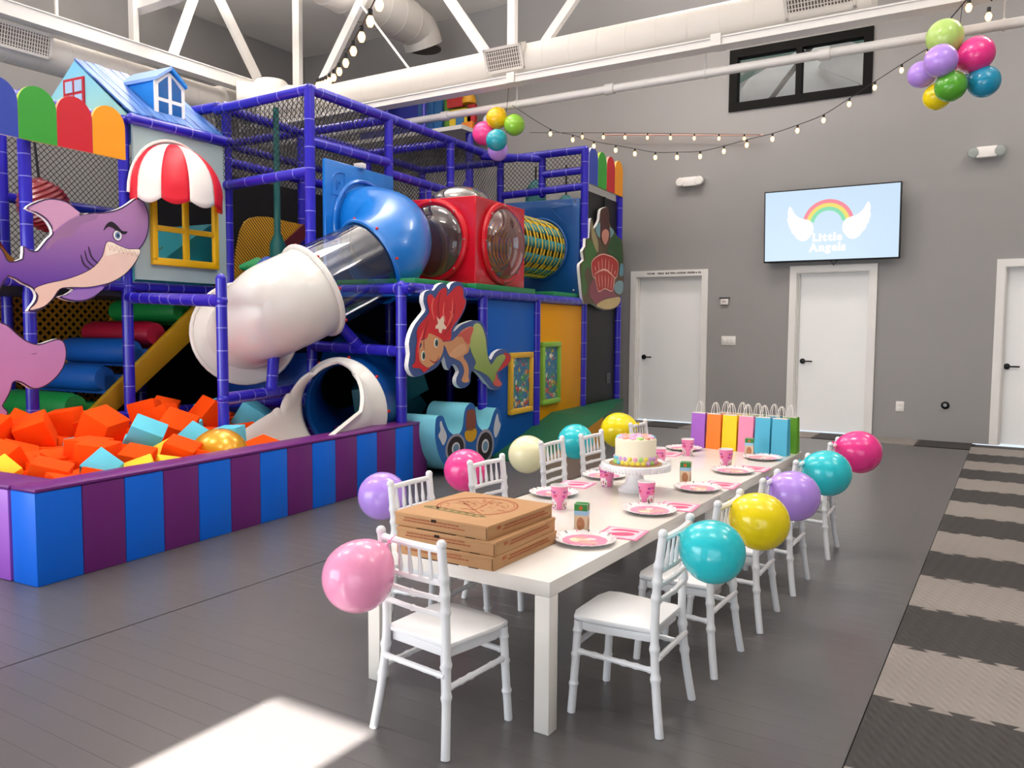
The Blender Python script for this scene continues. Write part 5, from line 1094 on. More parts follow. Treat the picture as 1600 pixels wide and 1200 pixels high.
# roof with gable and dormer
def roofm():
    m = mat('blue_board_roof', '#4f86cf', .5, var=.12, scale=3); nt = m.node_tree; b = nt.nodes['Principled BSDF']
    tc = nt.nodes.new('ShaderNodeTexCoord'); mp = nt.nodes.new('ShaderNodeMapping'); mp.inputs['Scale'].default_value = (1.2, 9, 1.2); n = nt.nodes.new('ShaderNodeTexNoise'); n.inputs['Scale'].default_value = 3.2
    cr = nt.nodes.new('ShaderNodeValToRGB'); cr.color_ramp.elements[0].position = .32; cr.color_ramp.elements[0].color = (*lin('#1d4b9c'), 1); cr.color_ramp.elements[1].position = .68; cr.color_ramp.elements[1].color = (*lin('#5a8cd2'), 1)
    nt.links.new(tc.outputs['Object'], mp.inputs[0]); nt.links.new(mp.outputs[0], n.inputs['Vector']); nt.links.new(n.outputs[0], cr.inputs[0]); nt.links.new(cr.outputs[0], b.inputs['Base Color']); return m
rfm = roofm()
t = thing('toy_house_roof', 'blue boarded toy house roof with a pale gable, above the house front', 'roof', S(2.9, 2.9, 3.1))
EV, RG = (2.33, 3.11), (3.07, 3.67)
def roofplank(a0, a1, i): 
    M_ = MB(); th = .02; e = .012*((i*7) % 3)/3
    M_.add([(EV[0]-.02, a0, EV[1]-.0), (EV[0]-.02, a1, EV[1]), (RG[0], a1*.93+.2-.02, RG[1]), (RG[0], a0*.93+.2-.02, RG[1]), (EV[0]-.02, a0, EV[1]+th+e), (EV[0]-.02, a1, EV[1]+th+e), (RG[0], a1*.93+.2-.02, RG[1]+th+e), (RG[0], a0*.93+.2-.02, RG[1]+th+e)],
           [(0, 1, 2, 3), (4, 5, 6, 7), (0, 1, 5, 4), (1, 2, 6, 5), (2, 3, 7, 6), (3, 0, 4, 7)]); return M_.build('roof_board', rfm, t, xf=S, flat=True)
np2 = 11
for i in range(np2): roofplank(2.37+1.07*i/np2+.001, 2.37+1.07*(i+1)/np2-.001, i)
MB().add([(3.80, 2.39, 3.11), (3.80, 3.42, 3.11), (3.07, 3.36, 3.67), (3.07, 2.40, 3.67)], [(0, 1, 2, 3)]).build('rear_roof', rfm, t, xf=S)
MB().add([(2.36, 2.385, 3.10), (3.78, 2.385, 3.10), (3.07, 2.385, 3.665), (2.36, 2.40, 3.10), (3.78, 2.40, 3.10), (3.07, 2.40, 3.665)], [(0, 1, 2), (3, 4, 5), (0, 1, 4, 3), (1, 2, 5, 4), (2, 0, 3, 5)]).build('gable', grad('gable_aqua', '#a6d8cf', '#7cc4e6', 3.15, 3.6), t, xf=S, flat=True)
gw = MB(); 
for a, b, c, d in ((2.93, 3.22, 3.26, 3.51),): gw.box(a, b, 2.372, 2.384, c, d)
gw.build('gable_window', mat('gable_window_red', '#b8132a', .5), t, xf=S)
for a in (2.955, 3.085):
    for c, d in ((3.28, 3.36), (3.385, 3.485)): MB().box(a, a+.10, 2.366, 2.373, c, d).build('gable_pane', mat('gable_pane', '#a9c4e4', .4), t, xf=S)
t = thing('toy_dormer', 'blue dormer with a white arched window on the toy roof', 'dormer', S(2.6, 3.0, 3.2))
dq, d0, d1, dz0, dz1, dzt = 2.46, 2.735, 3.045, 3.205, 3.535, 3.635
bl = mat('dormer_blue', '#0f86e0', .45)
MB().prism([(d0, dz0), (d1, dz0), (d1, dz1), ((d0+d1)/2, dzt-.01), (d0, dz1)], lambda u, v, d: S(dq+d, u, v), 0, .45, 0).build('dormer_body', bl, t, flat=True)
for s in (-1, 1):
    mdx = (d0+d1)/2; x2 = mdx+s*((d1-d0)/2+.015); MB().add([(dq-.05, mdx, dzt+.03), (dq-.05, x2, dz1-.0), (dq+.48, x2, dz1), (dq+.48, mdx, dzt+.03), (dq-.05, mdx, dzt), (dq-.05, x2, dz1-.03), (dq+.48, x2, dz1-.03), (dq+.48, mdx, dzt)], [(0, 1, 2, 3), (4, 5, 6, 7), (0, 1, 5, 4), (1, 2, 6, 5), (3, 2, 6, 7)]).build('dormer_roof', mat('lavender_roof', '#8fb0ec', .5) if s < 0 else bl, t, xf=S, flat=True)
wfm = [(d0-.01, dz0), (d1+.01, dz0), (d1+.01, dz1-.02), ((d0+d1)/2, dzt-.02), (d0-.01, dz1-.02)]
MB().prism(wfm, lambda u, v, d: S(dq-d, u, v), 0, .015).build('window_surround', whb, t, flat=True)
mdx = (d0+d1)/2
for P in ([(d0+.03, dz0+.03), (mdx-.02, dz0+.03), (mdx-.02, dz0+.13), (d0+.03, dz0+.13)], [(mdx+.02, dz0+.03), (d1-.03, dz0+.03), (d1-.03, dz0+.13), (mdx+.02, dz0+.13)], [(d0+.03, dz0+.165), (mdx-.02, dz0+.165), (mdx-.02, dzt-.06), (mdx-.06, dzt-.09), (d0+.03, dz1-.05)], [(mdx+.02, dz0+.165), (d1-.03, dz0+.165), (d1-.03, dz1-.05), (mdx+.06, dzt-.09), (mdx+.02, dzt-.06)]):
    MB().prism(P, lambda u, v, d: S(dq-d, u, v), .0152, .018).build('pane', mat('dormer_pane', '#0d5aa2', .25), t, flat=True)

# padded stair behind the pit
t = thing('padded_stair', 'soft stair of green, red and blue rolls between yellow sides', 'stair', S(3.0, 2.6, .4))
ysm = mat('mustard_vinyl', '#b98d12', .5)
for q in (2.56, 3.58):
    MB().prism([(1.82, .36), (2.0, .30), (3.62, 1.50), (3.62, 1.70), (3.46, 1.70)], lambda u, v, d: S(q+d, u, v), -.03, .03).build('side_pad', ysm, t, bevel=.01)
for k, (p, z, c) in enumerate(((1.98, .60, '#12823c'), (2.26, .83, '#0f55a8'), (2.55, 1.06, '#0f55a8'), (2.80, 1.22, '#a01030'), (3.10, 1.44, '#12823c'))):
    mm = mat('roll_'+c[1:], c, .45); MB().tube([(2.60, p, z), (2.70, p, z), (3.45, p, z), (3.55, p, z)], [.10, .12, .12, .10], 20).box(2.6, 3.55, p, p+.3, z-.14, z+.02).build('stair_roll', mm, t, xf=S)
# red ribbed barrel and climbing pieces inside the upper left bay
t = thing('ribbed_barrel', 'dark red ribbed barrel hanging in the upper left bay', 'barrel', S(2.95, 2.0, 2.0)); rbm = mat('barrel_red', '#8e1a26', .3, coat=.3); pr = []
for i in range(24): pr += [(.20*math.sin(PI*(.12+.76*i/23))+.012*(i % 2), -.22+.44*i/23)]
MB().lathe([(0, -.23)]+pr+[(0, .23)], 28, 0, Matrix.Translation((2.95, 1.98, 2.32)) @ Matrix.Rotation(.5, 4, 'X')).build('barrel_body', rbm, t, xf=S)
MB().tube([(2.95, 1.95, 2.5), (2.95, 1.9, 3.03)], .012, 6).build('hanger', netm, t, xf=S)
t = thing('climbing_wall', 'red climbing panel with a white ball and green knob at the left picture edge', 'climbing panel', S(3.2, 1.2, 1.6))
MB().prism(smooth_poly([(.9, 1.6), (1.9, 1.6), (1.75, 2.0), (1.62, 2.3), (1.62, 2.75), (1.2, 2.8), (.9, 2.4)]), lambda u, v, d: S(3.2+d, u, v), 0, .08).build('panel', mat('climb_red', '#7d1018', .4), t)
MB().ball((3.08, 1.44, 2.62), .12, 20).build('white_ball', whb, t, xf=S); MB().ball((3.12, 1.56, 2.28), .07, 14).build('green_knob', mat('climb_green', '#1f7a30', .4), t, xf=S)
MB().prism(smooth_poly([(1.2, 1.62), (1.9, 1.62), (1.7, 1.95), (1.4, 2.05), (1.2, 2.0)]), lambda u, v, d: S(3.1+d, u, v), 0, .05).build('yellow_foot', mat('climb_amber', '#a86a08', .4), t)
# teal slope and netting behind the yellow window
tag(MB().add([(2.5, 2.45, 1.66), (3.5, 2.45, 1.66), (3.5, 3.4, 2.3), (2.5, 3.4, 2.3), (2.5, 3.4, 1.66), (3.5, 3.4, 1.66)], [(0, 1, 2, 3), (0, 3, 4), (1, 2, 5), (0, 1, 5, 4), (3, 2, 5, 4)]).build('soft_wedge', mat('teal_vinyl', '#1f8f9a', .45), xf=S), 'teal soft wedge seen through the yellow play window', 'wedge')
def striped(name):   # amber mesh with fine dark diagonal cords
    m = mat(name, '#d79a10', .6); nt = m.node_tree; b = nt.nodes['Principled BSDF']; tc = nt.nodes.new('ShaderNodeTexCoord'); mp = nt.nodes.new('ShaderNodeMapping'); mp.inputs['Rotation'].default_value = (.75, 0, 0)
    wv = nt.nodes.new('ShaderNodeTexWave'); wv.bands_direction = 'Z'; wv.inputs['Scale'].default_value = 11; cr = nt.nodes.new('ShaderNodeValToRGB'); cr.color_ramp.elements[0].position = .25; cr.color_ramp.elements[0].color = (*lin('#5a3d08'), 1); cr.color_ramp.elements[1].position = .5; cr.color_ramp.elements[1].color = (*lin('#dca014'), 1)
    nt.links.new(tc.outputs['Object'], mp.inputs[0]); nt.links.new(mp.outputs[0], wv.inputs[0]); nt.links.new(wv.outputs['Fac'], cr.inputs[0]); nt.links.new(cr.outputs[0], b.inputs['Base Color']); return m
# spinner in the bay above the slide
t = thing('spinner_post', 'teal spinner post with soft coloured spikes behind the netting', 'spinner', S(1.95, 3.9, 1.6))
MB().tube([(1.85, 3.62, 1.62), (1.85, 3.62, 2.1), (1.85, 3.62, 2.2), (1.85, 3.62, 3.4)], [.09, .075, .032, .028], 16).build('pole', mat('spinner_teal', '#0b5a55', .4), t, xf=S)
for k, c in enumerate(('#117a3c', '#6b2a8c', '#1246a0', '#117a3c', '#6b2a8c', '#1246a0', '#0f8a4a')):
    g = 2*PI*k/7; MB().tube([(1.85, 3.62, 1.84), (1.85+.20*math.cos(g), 3.62+.20*math.sin(g), 1.88), (1.85+.36*math.cos(g), 3.62+.36*math.sin(g), 1.86)], [.075, .085, .02], 12).build('spike', mat('spike_'+c[1:], c, .4), t, xf=S)
o = MB().prism(smooth_poly([(3.50, 1.62), (3.62, 2.25), (3.85, 2.42), (4.3, 2.42), (4.55, 2.38), (4.1, 2.1), (3.7, 1.75)]), lambda u, v, d: S(2.34+d, u, v), 0, .02).build('mesh_sail', striped('mesh_amber'), st)

MB().prism([(3.55, 1.6), (3.75, 1.6), (4.55, 2.3), (4.5, 2.42), (3.6, 1.75)], lambda u, v, d: S(2.30+d, u, v), 0, .02).build('maroon_strap', mat('maroon_strap', '#5a1220', .6), st)
# teal hanging bags in the far upper bay
for q, p, z, r, h, lb in ((.95, 7.5, 3.05, .14, .42, 'teal hanging punch bag, left one in the far upper bay'), (.55, 7.6, 2.85, .15, .40, 'grey-teal hanging punch bag, right one in the far upper bay')):
    t = thing('punch_bag', lb, 'punch bag', S(q, p, z-h/2)); MB().lathe([(0, -h/2), (r*.9, -h/2), (r, -h/2+.04), (r, h/2-.12), (r*.35, h/2), (0, h/2)], 20, 0, Matrix.Translation((q, p, z))).build('bag_body', mat('bag_teal_vinyl', '#2f6f74', .5), t, xf=S)
    MB().tube([(q, p, z+h/2), (q, p, TOPZ+.02)], .012, 6).build('hanger', netm, t, xf=S)

# foam rocking car
t = thing('foam_rocker_car', 'pale blue foam rocking car with printed wheels and lights', 'foam car', S(0, 4.0, 0))
carb, carl = mat('car_print_blue', '#135fae', .45), mat('car_foam_aqua', '#7fd0e0', .5)
qcar = -.16
MB().prism(smooth_poly(CAR, 3), lambda u, v, d: S(qcar-d, u, v), -.40, 0, 0, 1, 0).build('car_body', [carb, carl], t, angle=50)
cg = mat('car_grey', '#9c96a4', .5); ck = mat('car_tyre', '#2a1f26', .5)
printed(t, 'lamp', CAR_L1, qcar, 1, mat('car_lamp', '#cfd0da', .45)); printed(t, 'lamp', CAR_L2, qcar, 1, mat('car_lamp', '#cfd0da', .45)); printed(t, 'door_window', CAR_DOOR, qcar, 1, mat('car_window', '#8a4634', .5)); printed(t, 'door_seat', CAR_YEL, qcar, 1, mat('car_yellow', '#d8a312', .5))
for c, e in ((CAR_W1[0], CAR_W1e), (CAR_W2[0], CAR_W2e)):
    rx, rz = c[0]-e[0][0], e[1][1]-c[1]; c = (c[0], c[1]-.02)
    for nm, k, mm, lv in (('arch', 1.62, cg, 1), ('tyre', 1.32, ck, 2), ('hub', .66, mat('car_hub', '#d7d5da', .45), 3), ('hub_cap', .46, mat('car_hubcap', '#6d8fae', .45), 4)): printed(t, nm, disc(c, rx*k, rz*k), qcar, lv, mm, sm=False)
# green ramp along the panels
fp = [(-.002, 4.60), (-.62, 4.40), (-.66, 5.95), (-.12, 8.10), (-.002, 8.12), (-.002, 6.02)]
def rz_(p): return max(.012, min(.335, .335*(p-4.60)/1.4))
m = MB(); n = len(fp); m.add([(q, p, 0) for q, p in fp]+[(q, p, rz_(p)) for q, p in fp], [(0, 1, 2, 3, 4, 5), (6, 7, 8, 11), (8, 9, 10, 11)])
for i in range(n): m.f.append([i, (i+1) % n, n+(i+1) % n, n+i]); m.m.append(1 if i == 1 else 0)
tag(m.build('soft_ramp', [greend, mat('ramp_side_amber', '#c98a10', .5)], None, xf=S, flat=True), 'deep green soft ramp with amber sides along the blue and amber panels', 'ramp')
# activity boards on the panels
sea = mat('sea_picture', '#1f6fa0', .35); nt = sea.node_tree; b = nt.nodes['Principled BSDF']; v = nt.nodes.new('ShaderNodeTexVoronoi'); v.inputs['Scale'].default_value = 26; tc = nt.nodes.new('ShaderNodeTexCoord')
cr = nt.nodes.new('ShaderNodeValToRGB'); cr.color_ramp.interpolation = 'CONSTANT'
for pos, c in ((0, '#2a6f9c'), (.35, '#2f8398'), (.5, '#3a8a62'), (.62, '#2b5f9a'), (.74, '#c8a244'), (.82, '#c24a3e'), (.88, '#5aa88c'), (.94, '#d8d2c0')):
    el = cr.color_ramp.elements[0] if pos == 0 else cr.color_ramp.elements.new(pos); el.position = pos; el.color = (*lin(c), 1)
sx = nt.nodes.new('ShaderNodeSeparateColor'); nt.links.new(tc.outputs['Object'], v.inputs['Vector']); nt.links.new(v.outputs['Color'], sx.inputs[0]); nt.links.new(sx.outputs[0], cr.inputs[0]); nt.links.new(cr.outputs[0], b.inputs['Base Color'])
def game(a0, a1, z0, z1, fm, label, seed):
    t = thing('activity_board', label, 'activity board', S(0, (a0+a1)/2, z0)); f = .055
    for a, b_, c, d in ((a0, a1, z0, z0+f), (a0, a1, z1-f, z1), (a0, a0+f, z0+f, z1-f), (a1-f, a1, z0+f, z1-f)): MB().box(-.045, 0, a, b_, c, d).build('frame', fm, t, xf=S, bevel=.006)
    MB().box(-.018, -.002, a0+f, a1-f, z0+f, z1-f).build('picture', sea, t, xf=S)
    rr = random.Random(seed); q = -.019
    for k in range(9):   # fish, coral and plants printed on the picture
        c = (rr.uniform(a0+f+.05, a1-f-.05), z0+f+.04+(z1-z0-2*f-.08)*rr.random()**1.6); r = rr.uniform(.022, .045); mm = mat('fish_'+str(k % 5), ('#d0603c', '#e2d9b0', '#4f9a4a', '#c23a44', '#c9a03a')[k % 5], .4)
        printed(t, 'fish', disc(c, r, r*.75, 12), q, 1, mm, sm=False); printed(t, 'fish_tail', [(c[0]+r*.8, c[1]), (c[0]+r*1.6, c[1]+r*.6), (c[0]+r*1.6, c[1]-r*.6)], q, 1, mm, sm=False); printed(t, 'fish_eye', disc((c[0]-r*.4, c[1]+r*.2), r*.22, r*.22, 8), q, 2, whb, sm=False)
game(4.94, 5.46, .40, 1.04, mat('frame_yellow', '#e3b02a', .45), 'yellow framed underwater picture board on the blue panel', 4)
game(5.70, 6.18, .44, 1.14, mat('frame_lime', '#86b83a', .45), 'lime green framed underwater picture board on the amber panel', 9)
# ================================================================ overhead: ducts, trusses, pipes, lights, balloon clusters
ductm = mat('painted_white_duct', '#cdc7c0', .5, var=.03, scale=2)
def duct(name, a, b, r, label, cat='duct', seam=.33):
    A, B = Vector(a), Vector(b); d = (B-A).normalized(); L_ = (B-A).length; t = thing(name, label, cat, A)
    MB().tube([A, B], r, 32).build('duct_shell', ductm, t); m = MB(); x = seam*.6
    while x < L_:
        c = A+d*x; m.tube([c-d*.006, c+d*.006], r*1.012, 32); x += seam
    o = m.build('duct_seams', ductm, t); o['kind'] = 'stuff'; return t
def grille(t, c, w_, h_, n_, across, up_):
    c, n_, a, u = Vector(c), Vector(n_), Vector(across), Vector(up_); M_ = Matrix(((a.x, u.x, n_.x, c.x), (a.y, u.y, n_.y, c.y), (a.z, u.z, n_.z, c.z), (0, 0, 0, 1))); f = .03
    MB().box(-w_/2, w_/2, -h_/2, h_/2, -.12, 0, 0, M_).build('vent_box', ductm, t)
    MB().box(-w_/2+f, w_/2-f, -h_/2+f, h_/2-f, 0, .002, 0, M_).build('vent_opening', mat('vent_dark', '#5a514a', .8), t)
    for x0, x1, y0, y1 in ((-w_/2, w_/2, -h_/2, -h_/2+f), (-w_/2, w_/2, h_/2-f, h_/2), (-w_/2, -w_/2+f, -h_/2, h_/2), (w_/2-f, w_/2, -h_/2, h_/2)): MB().box(x0, x1, y0, y1, 0, .012, 0, M_).build('vent_frame', ductm, t)
    m = MB(); k = int((w_-2*f)/.028)
    for i in range(k): x = -w_/2+f+(i+.5)*(w_-2*f)/k; m.box(x-.005, x+.005, -h_/2+f, h_/2-f, .001, .007, 0, M_)
    for i in range(5): y = -h_/2+f+(i+.5)*(h_-2*f)/5; m.box(-w_/2+f, w_/2-f, y-.004, y+.004, .001, .006, 0, M_)
    o = m.build('vent_louvres', ductm, t); o['kind'] = 'stuff'
DZ = 4.30
t = duct('air_duct', (-9.05, 8.1, DZ), (-1.22, 8.1, DZ), .205, 'long round white air duct running across the hall to the right')
t2 = thing('duct_elbow', 'bulky white duct elbow above the left corner of the play frame', 'duct', (-9.25, 8.1, DZ-.2))
MB().tube(curve([(-8.75, 8.1, DZ), (-9.05, 8.1, DZ), (-9.25, 8.0, DZ), (-9.33, 7.75, DZ), (-9.33, 7.4, DZ)], 6), .235, 28).build('elbow_shell', ductm, t2); MB().lathe([(0, -.30), (.24, -.30), (.27, -.24), (.27, .16), (.20, .25), (0, .27)], 28, 0, Matrix.Translation((-8.72, 7.80, DZ+.05))).build('elbow_drum', ductm, t2)
MB().tube([(-8.72, 7.80, DZ), (-8.30, 8.02, DZ)], [.25, .235], 28).build('elbow_branch', ductm, t2)
MB().tube([(-8.72, 7.80, DZ+.02), (-9.0, 7.45, DZ+.02)], [.25, .235], 28).build('elbow_branch', ductm, t2)
for dx in (-8.75,): MB().tube([(dx-.03, 8.1, DZ), (dx+.03, 8.1, DZ)], .25, 28).build('elbow_collar', ductm, t2)
grille(t, (-5.03, 7.87, DZ+.01), .50, .27, Vector((0, -.93, -.36)), (1, 0, 0), (0, -.36, .93))
grille(t, (-1.65, 7.87, DZ-.02), .62, .27, Vector((0, -.80, -.6)), (1, 0, 0), (0, -.6, .80))
t = duct('air_duct', (-9.33, .5, DZ), (-9.33, 7.6, DZ), .20, 'round white air duct running back along the left side of the hall')
grille(t, (-9.10, 4.75, DZ+.02), .62, .26, Vector((.97, 0, -.25)), (0, 1, 0), (.25, 0, .97))
t = duct('air_duct', (-7.75, 6.0, 5.74), (-7.75, 9.5, 5.74), .30, 'wide white duct high under the roof at the back')
MB().tube(curve([(-7.75, 9.4, 5.74), (-7.75, 9.75, 5.70), (-7.75, 9.9, 5.5)], 6), .29, 24).build('duct_boot', ductm, t)
MB().tube([(-7.75, 9.9, 5.48), (-7.75, 9.9, 5.46)], .26, 24).build('duct_mouth', mat('vent_dark', '#5a514a', .8), t)
steel = mat('white_painted_steel', '#dedad6', .45)
def ibeam(name, a, b, wd, ht, label):
    A, B = Vector(a), Vector(b); d = (B-A).normalized(); s = d.cross(Vector((0, 0, 1))).normalized(); t = thing(name, label, 'beam', A)
    def bar(x0, x1, z0, z1, nm):
        vs = [P+s*x+Vector((0, 0, z)) for P in (A, B) for x, z in ((x0, z0), (x1, z0), (x1, z1), (x0, z1))]
        MB().add(vs, [(0, 1, 2, 3), (4, 5, 6, 7), (0, 1, 5, 4), (1, 2, 6, 5), (2, 3, 7, 6), (3, 0, 4, 7)]).build(nm, steel, t, flat=True)
    bar(-wd/2, wd/2, -ht/2, -ht/2+.015, 'lower_flange'); bar(-wd/2+.012, wd/2-.012, -ht/2+.015, ht/2-.015, 'web'); bar(-wd/2, wd/2, ht/2-.015, ht/2, 'upper_flange'); return t
t = ibeam('truss_chord', (-9.3, 7.82, 4.03), (1.2, 7.82, 4.03), .17, .085, 'long white steel chord below the duct, crossing towards the right')
for x in (-4.85, -2.55, -.45): 
    MB().box(x-.05, x+.05, 7.72, 7.92, 3.985, 4.095).build('splice_plate', steel, t)
t = ibeam('truss_chord', (-9.02, .2, 4.55), (-9.02, 8.3, 4.55), .16, .16, 'white steel chord before the left duct, running back')
def bar_(a, b, wd, label, dp=.07):
    A, B = Vector(a), Vector(b); d = (B-A).normalized(); s = d.cross(Vector((0, 1, 0)) if abs(a[0]-b[0])+abs(a[2]-b[2]) > 0 and abs(a[1]-b[1]) < .01 else Vector((1, 0, 0))).normalized(); n = d.cross(s)
    o = MB().add([P+s*x*wd/2+n*y*dp/2 for P in (A, B) for x, y in ((-1, -1), (1, -1), (1, 1), (-1, 1))], [(0, 1, 2, 3), (4, 5, 6, 7), (0, 1, 5, 4), (1, 2, 6, 5), (2, 3, 7, 6), (3, 0, 4, 7)]).build('truss_bar', steel, loc=A, flat=True)
    return tag(o, label, 'truss bar', 'white truss bars under the roof')
YT = 8.15
bar_((-8.58, YT, 4.1), (-8.57, YT, 6.1), .125, 'upright white truss bar at the left, above the duct elbow'); bar_((-8.22, YT, 4.45), (-6.95, YT, 6.1), .115, 'white truss bar leaning right, beside the string of bulbs'); bar_((-5.40, YT, 4.45), (-6.55, YT, 6.0), .115, 'white truss bar leaning left, ending at the duct grille')
bar_((-5.09, YT, 4.4), (-5.09, YT, 6.2), .10, 'upright white truss bar above the duct grille'); bar_((-4.66, YT, 4.5), (-3.2, YT, 6.1), .095, 'white truss bar leaning right, right of the grille'); bar_((-7.6, YT-.05, 5.72), (-6.55, YT-.05, 4.48), .022, 'thin white tie rod crossing beside the bulbs', .022)
XT = -9.08
bar_((XT, 6.03, 4.6), (XT, 6.03, 5.15), .10, 'short upright white truss bar on the left chord'); bar_((XT, 6.53, 4.6), (XT, 7.03, 5.85), .10, 'white truss bar leaning back on the left chord'); bar_((XT, 7.88, 4.72), (XT, 7.0, 5.95), .115, 'white truss bar leaning forward on the left chord, by the elbow')
bar_((-9.06, 5.1, 4.62), (-9.06, 5.1, 6.1), .028, 'thin white hanger rod on the left chord', .028)
o = MB().box(-9.2, -8.0, 6.05, 6.2, 5.05, 5.17, 0).build('cross_beam', steel, loc=(-8.6, 6.1, 5.1)); tag(o, 'white cross beam under the roof at the upper left', 'beam')
# sprinkler pipe with couplings and hangers
t = thing('sprinkler_pipe', 'white sprinkler pipe hanging below the chord across the hall', 'pipe', (-3, 7.95, 3.81))
MB().tube([(-9.0, 7.95, 3.81), (1.5, 7.95, 3.81)], .043, 16).build('pipe_run', steel, t)
for x in (-5.9, -3.75, -1.6): MB().tube([(x-.05, 7.95, 3.81), (x+.05, 7.95, 3.81)], .056, 16).build('coupling', steel, t)
for x in (-4.9, -2.72, -.2):
    MB().tube([(x, 7.95, 3.85), (x, 7.95, 4.0)], .008, 6).build('hanger_rod', steel, t); MB().tube([(x-.012, 7.95, 3.81), (x+.012, 7.95, 3.81)], .05, 14).build('hanger_ring', steel, t)
# string lights
bulbm = emi('warm_bulb', '#ffbe78', 5.0); sockm = mat('black_socket', '#141214', .5); cordm = mat('black_cord', '#1c1a1a', .6)
def string_lights(pts, bulbs, label, scale=1.0):
    t = thing('string_lights', label, 'string lights', pts[0]); MB().tube(curve(pts, 6), .004*scale, 6).build('cord', cordm, t)
    for P in bulbs:
        P = Vector(P); s = MB().tube([P, P-Vector((0, 0, .035*scale))], .012*scale, 8).build('socket', sockm, t)
        MB().lathe([(0, -.055), (.012, -.05), (.019, -.035), (.021, -.02), (.012, 0), (.009, .006), (0, .006)], 10, 0, Matrix.Translation(P-Vector((0, 0, .035*scale))) @ Matrix.Scale(scale, 4)).build('bulb', bulbm, s)
Y1 = 7.9
ST = [(-4.93, 3.79), (-4.436, 3.47), (-4.159, 3.375), (-3.905, 3.28), (-3.651, 3.21), (-3.434, 3.15), (-3.208, 3.09), (-2.976, 3.066), (-2.737, 3.05), (-2.5, 3.075), (-2.278, 3.11), (-2.037, 3.14), (-1.811, 3.19), (-1.582, 3.255), (-1.367, 3.37), (-1.16, 3.485), (-.949, 3.60), (-.749, 3.70), (-.5, 3.82)]
string_lights([(x, Y1, z) for x, z in ST], [(x, Y1, z) for x, z in ST[1:-1]], 'string of warm bulbs sagging between the two balloon bunches', .85)
P2 = [(-6.28, 10.55, 4.19), (-5.2, 10.55, 4.06), (-4.1, 10.55, 3.92), (-2.87, 10.55, 3.76)]
xs = [-5.4+.332*i for i in range(8)]
string_lights(P2, [(x, 10.55, 4.19-(x+6.28)*.126) for x in xs], 'straight string of warm bulbs along the back wall', .9)
A3, B3 = Vector((-5.36, 5.22, 3.50)), Vector((-2.25, 2.6, 2.66)); A3b = S(1.15, 3.40, 3.50)
def q3(u): P = A3b.lerp(B3, u); P.z += -.10*math.sin(PI*u)+.02; return P
string_lights([tuple(q3(i/10)) for i in range(12)], [tuple(q3(u)) for u in (.04, .09, .14, .20, .27, .35, .44, .54, .64, .74, .83, .91, .98)], 'string of warm bulbs rising from the corner of the play frame', .9)
o = MB().tube([(-5.1, 10.6, 4.03), (-2.85, 10.6, 3.76)], .012, 8).build('wall_cable', mat('pink_cable', '#c9a49c', .5), loc=(-4, 10.6, 3.9)); tag(o, 'thin pale cable stretched along the back wall behind the bulbs', 'cable')
string_lights([(-.72, 7.85, 3.72), (-.55, 7.75, 3.90), (-.40, 7.7, 4.02), (-.28, 7.6, 3.9)], [(-.62, 7.8, 3.86), (-.30, 7.62, 3.86), (-.44, 7.6, 3.95)], 'short loop of warm bulbs above the right balloon bunch', 1.2)
# balloon bunches
G2, G3 = 'balloons in the left ceiling bunch', 'balloons in the right ceiling bunch'
for c, r, mn, col, lb, kn in (((-5.064, 7.78, 3.64), .118, 'gold', '#fbc512', 'golden balloon on top of the left ceiling bunch', (-5.0, 7.9, 3.8)), ((-4.865, 7.84, 3.555), .118, 'lime', '#8fc83c', 'lime green balloon in the left ceiling bunch', (-4.95, 7.9, 3.65)), ((-5.245, 7.80, 3.50), .132, 'hot_pink', '#fb4a98', 'hot pink balloon in the left ceiling bunch', (-5.08, 7.88, 3.6)),
      ((-4.976, 7.65, 3.365), .118, 'teal', '#2aa3b4', 'teal balloon in the left ceiling bunch', (-5.0, 7.85, 3.55)), ((-5.12, 7.9, 3.31), .115, 'lilac', '#cf9ae4', 'lilac balloon at the bottom of the left ceiling bunch', (-5.03, 7.9, 3.5)), ((-5.30, 8.02, 3.69), .09, 'white', '#d9dbe6', 'whitish balloon at the back of the left ceiling bunch', (-5.05, 7.9, 3.62)),
      ): balloon(c, r, kn, mn, col, lb, G2)
for c, r, mn, col, lb, kn in (((-.579, 7.3, 3.584), .136, 'pale_lime', '#bcdc78', 'pale lime balloon on top of the right ceiling bunch', (-.5, 7.4, 3.36)), ((-.36, 7.32, 3.422), .134, 'magenta', MA, 'magenta balloon in the right ceiling bunch', (-.50, 7.4, 3.36)), ((-.585, 7.12, 3.355), .122, 'lilac', LI, 'front lilac balloon in the right ceiling bunch', (-.5, 7.35, 3.36)), ((-.74, 7.38, 3.345), .105, 'lilac', LI, 'rear lilac balloon in the right ceiling bunch', (-.55, 7.4, 3.36)),
      ((-.515, 7.2, 3.175), .116, 'green', '#5aa832', 'green balloon in the right ceiling bunch', (-.5, 7.36, 3.32)), ((-.30, 7.36, 3.217), .118, 'blue', '#2296bc', 'blue balloon in the right ceiling bunch', (-.46, 7.4, 3.32)), ((-.625, 7.42, 3.165), .105, 'yellow', '#f2e018', 'yellow balloon at the bottom of the right ceiling bunch', (-.52, 7.4, 3.32))): balloon(c, r, kn, mn, col, lb, G3)
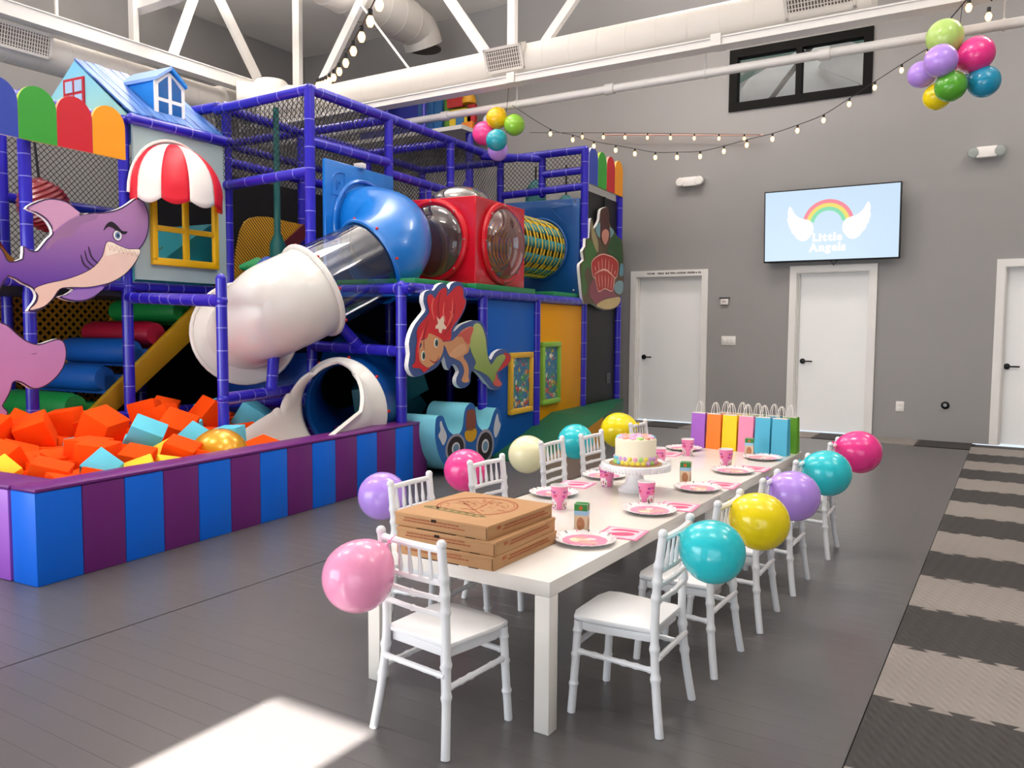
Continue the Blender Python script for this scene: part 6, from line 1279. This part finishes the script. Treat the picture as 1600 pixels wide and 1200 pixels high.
for a, b, lb in (((-4.98, 7.9, 4.0), (-5.0, 7.86, 3.55), 'thin string holding the left balloon bunch'), ((-.5, 7.82, 4.0), (-.5, 7.4, 3.36), 'thin string holding the right balloon bunch')): tag(MB().tube([a, b], .003, 5).build('balloon_string', cordm, loc=a), lb, 'string')
# play pieces on the far mezzanine
t = thing('mezzanine', 'white edged mezzanine ledge at the back with bright play panels on it', 'mezzanine', (-8, 10.3, 4.2))
MB().box(-9.6, -7.05, 9.9, 10.68, 4.21, 4.27).build('ledge', steel, t)
t = thing('play_fort', 'bright play fort and panels standing on the far mezzanine ledge', 'play fort', (-8, 10.4, 4.27))
def pbox(x0, x1, z0, z1, c, y=10.3, nm='panel'): MB().box(x0, x1, y, y+.06, z0, z1).build(nm, mat('far_'+c[1:], c, .45), t)
pbox(-9.5, -8.0, 4.27, 5.1, '#24309a', 10.4); pbox(-8.0, -7.75, 4.27, 5.05, '#1c5c94', 10.35); pbox(-8.55, -7.35, 4.27, 5.1, '#5c8a22', 10.42); pbox(-8.2, -7.9, 4.27, 4.95, '#2c5f9a', 10.32)
pbox(-7.55, -7.16, 4.27, 4.62, '#d8b81c', 10.28, 'fort_wall'); pbox(-7.42, -7.28, 4.35, 4.55, '#2c6a9c', 10.26, 'fort_window'); pbox(-7.6, -7.30, 4.66, 4.80, '#b41c1c', 10.28, 'fort_roof'); pbox(-7.22, -7.08, 4.40, 4.66, '#b41c1c', 10.28, 'fort_tower'); MB().lathe([(0, 0), (.1, 0), (.11, .05), (.08, .12), (0, .13)], 14, 0, Matrix.Translation((-7.2, 10.3, 4.68))).build('fort_dome', mat('far_gold', '#e0a11c', .45), t)
pbox(-7.3, -7.1, 4.27, 4.40, '#d87a1c', 10.25, 'fort_base')
for x in (-8.75, -8.0): MB().tube([(x, 10.22, 4.27), (x, 10.22, 5.15)], .035, 10).build('panel_post', tubem, t)
MB().box(-9.4, -8.7, 10.2, 10.26, 4.84, 4.92).build('lilac_bar', mat('far_lilac', '#b78ae0', .4), t)
tag(MB().tube([(-7.12, 10.2, 0), (-7.12, 10.2, 4.21)], .06, 12).build('mezzanine_post', tubem, loc=(-7.12, 10.2, 0)), 'indigo post under the far mezzanine ledge', 'post')
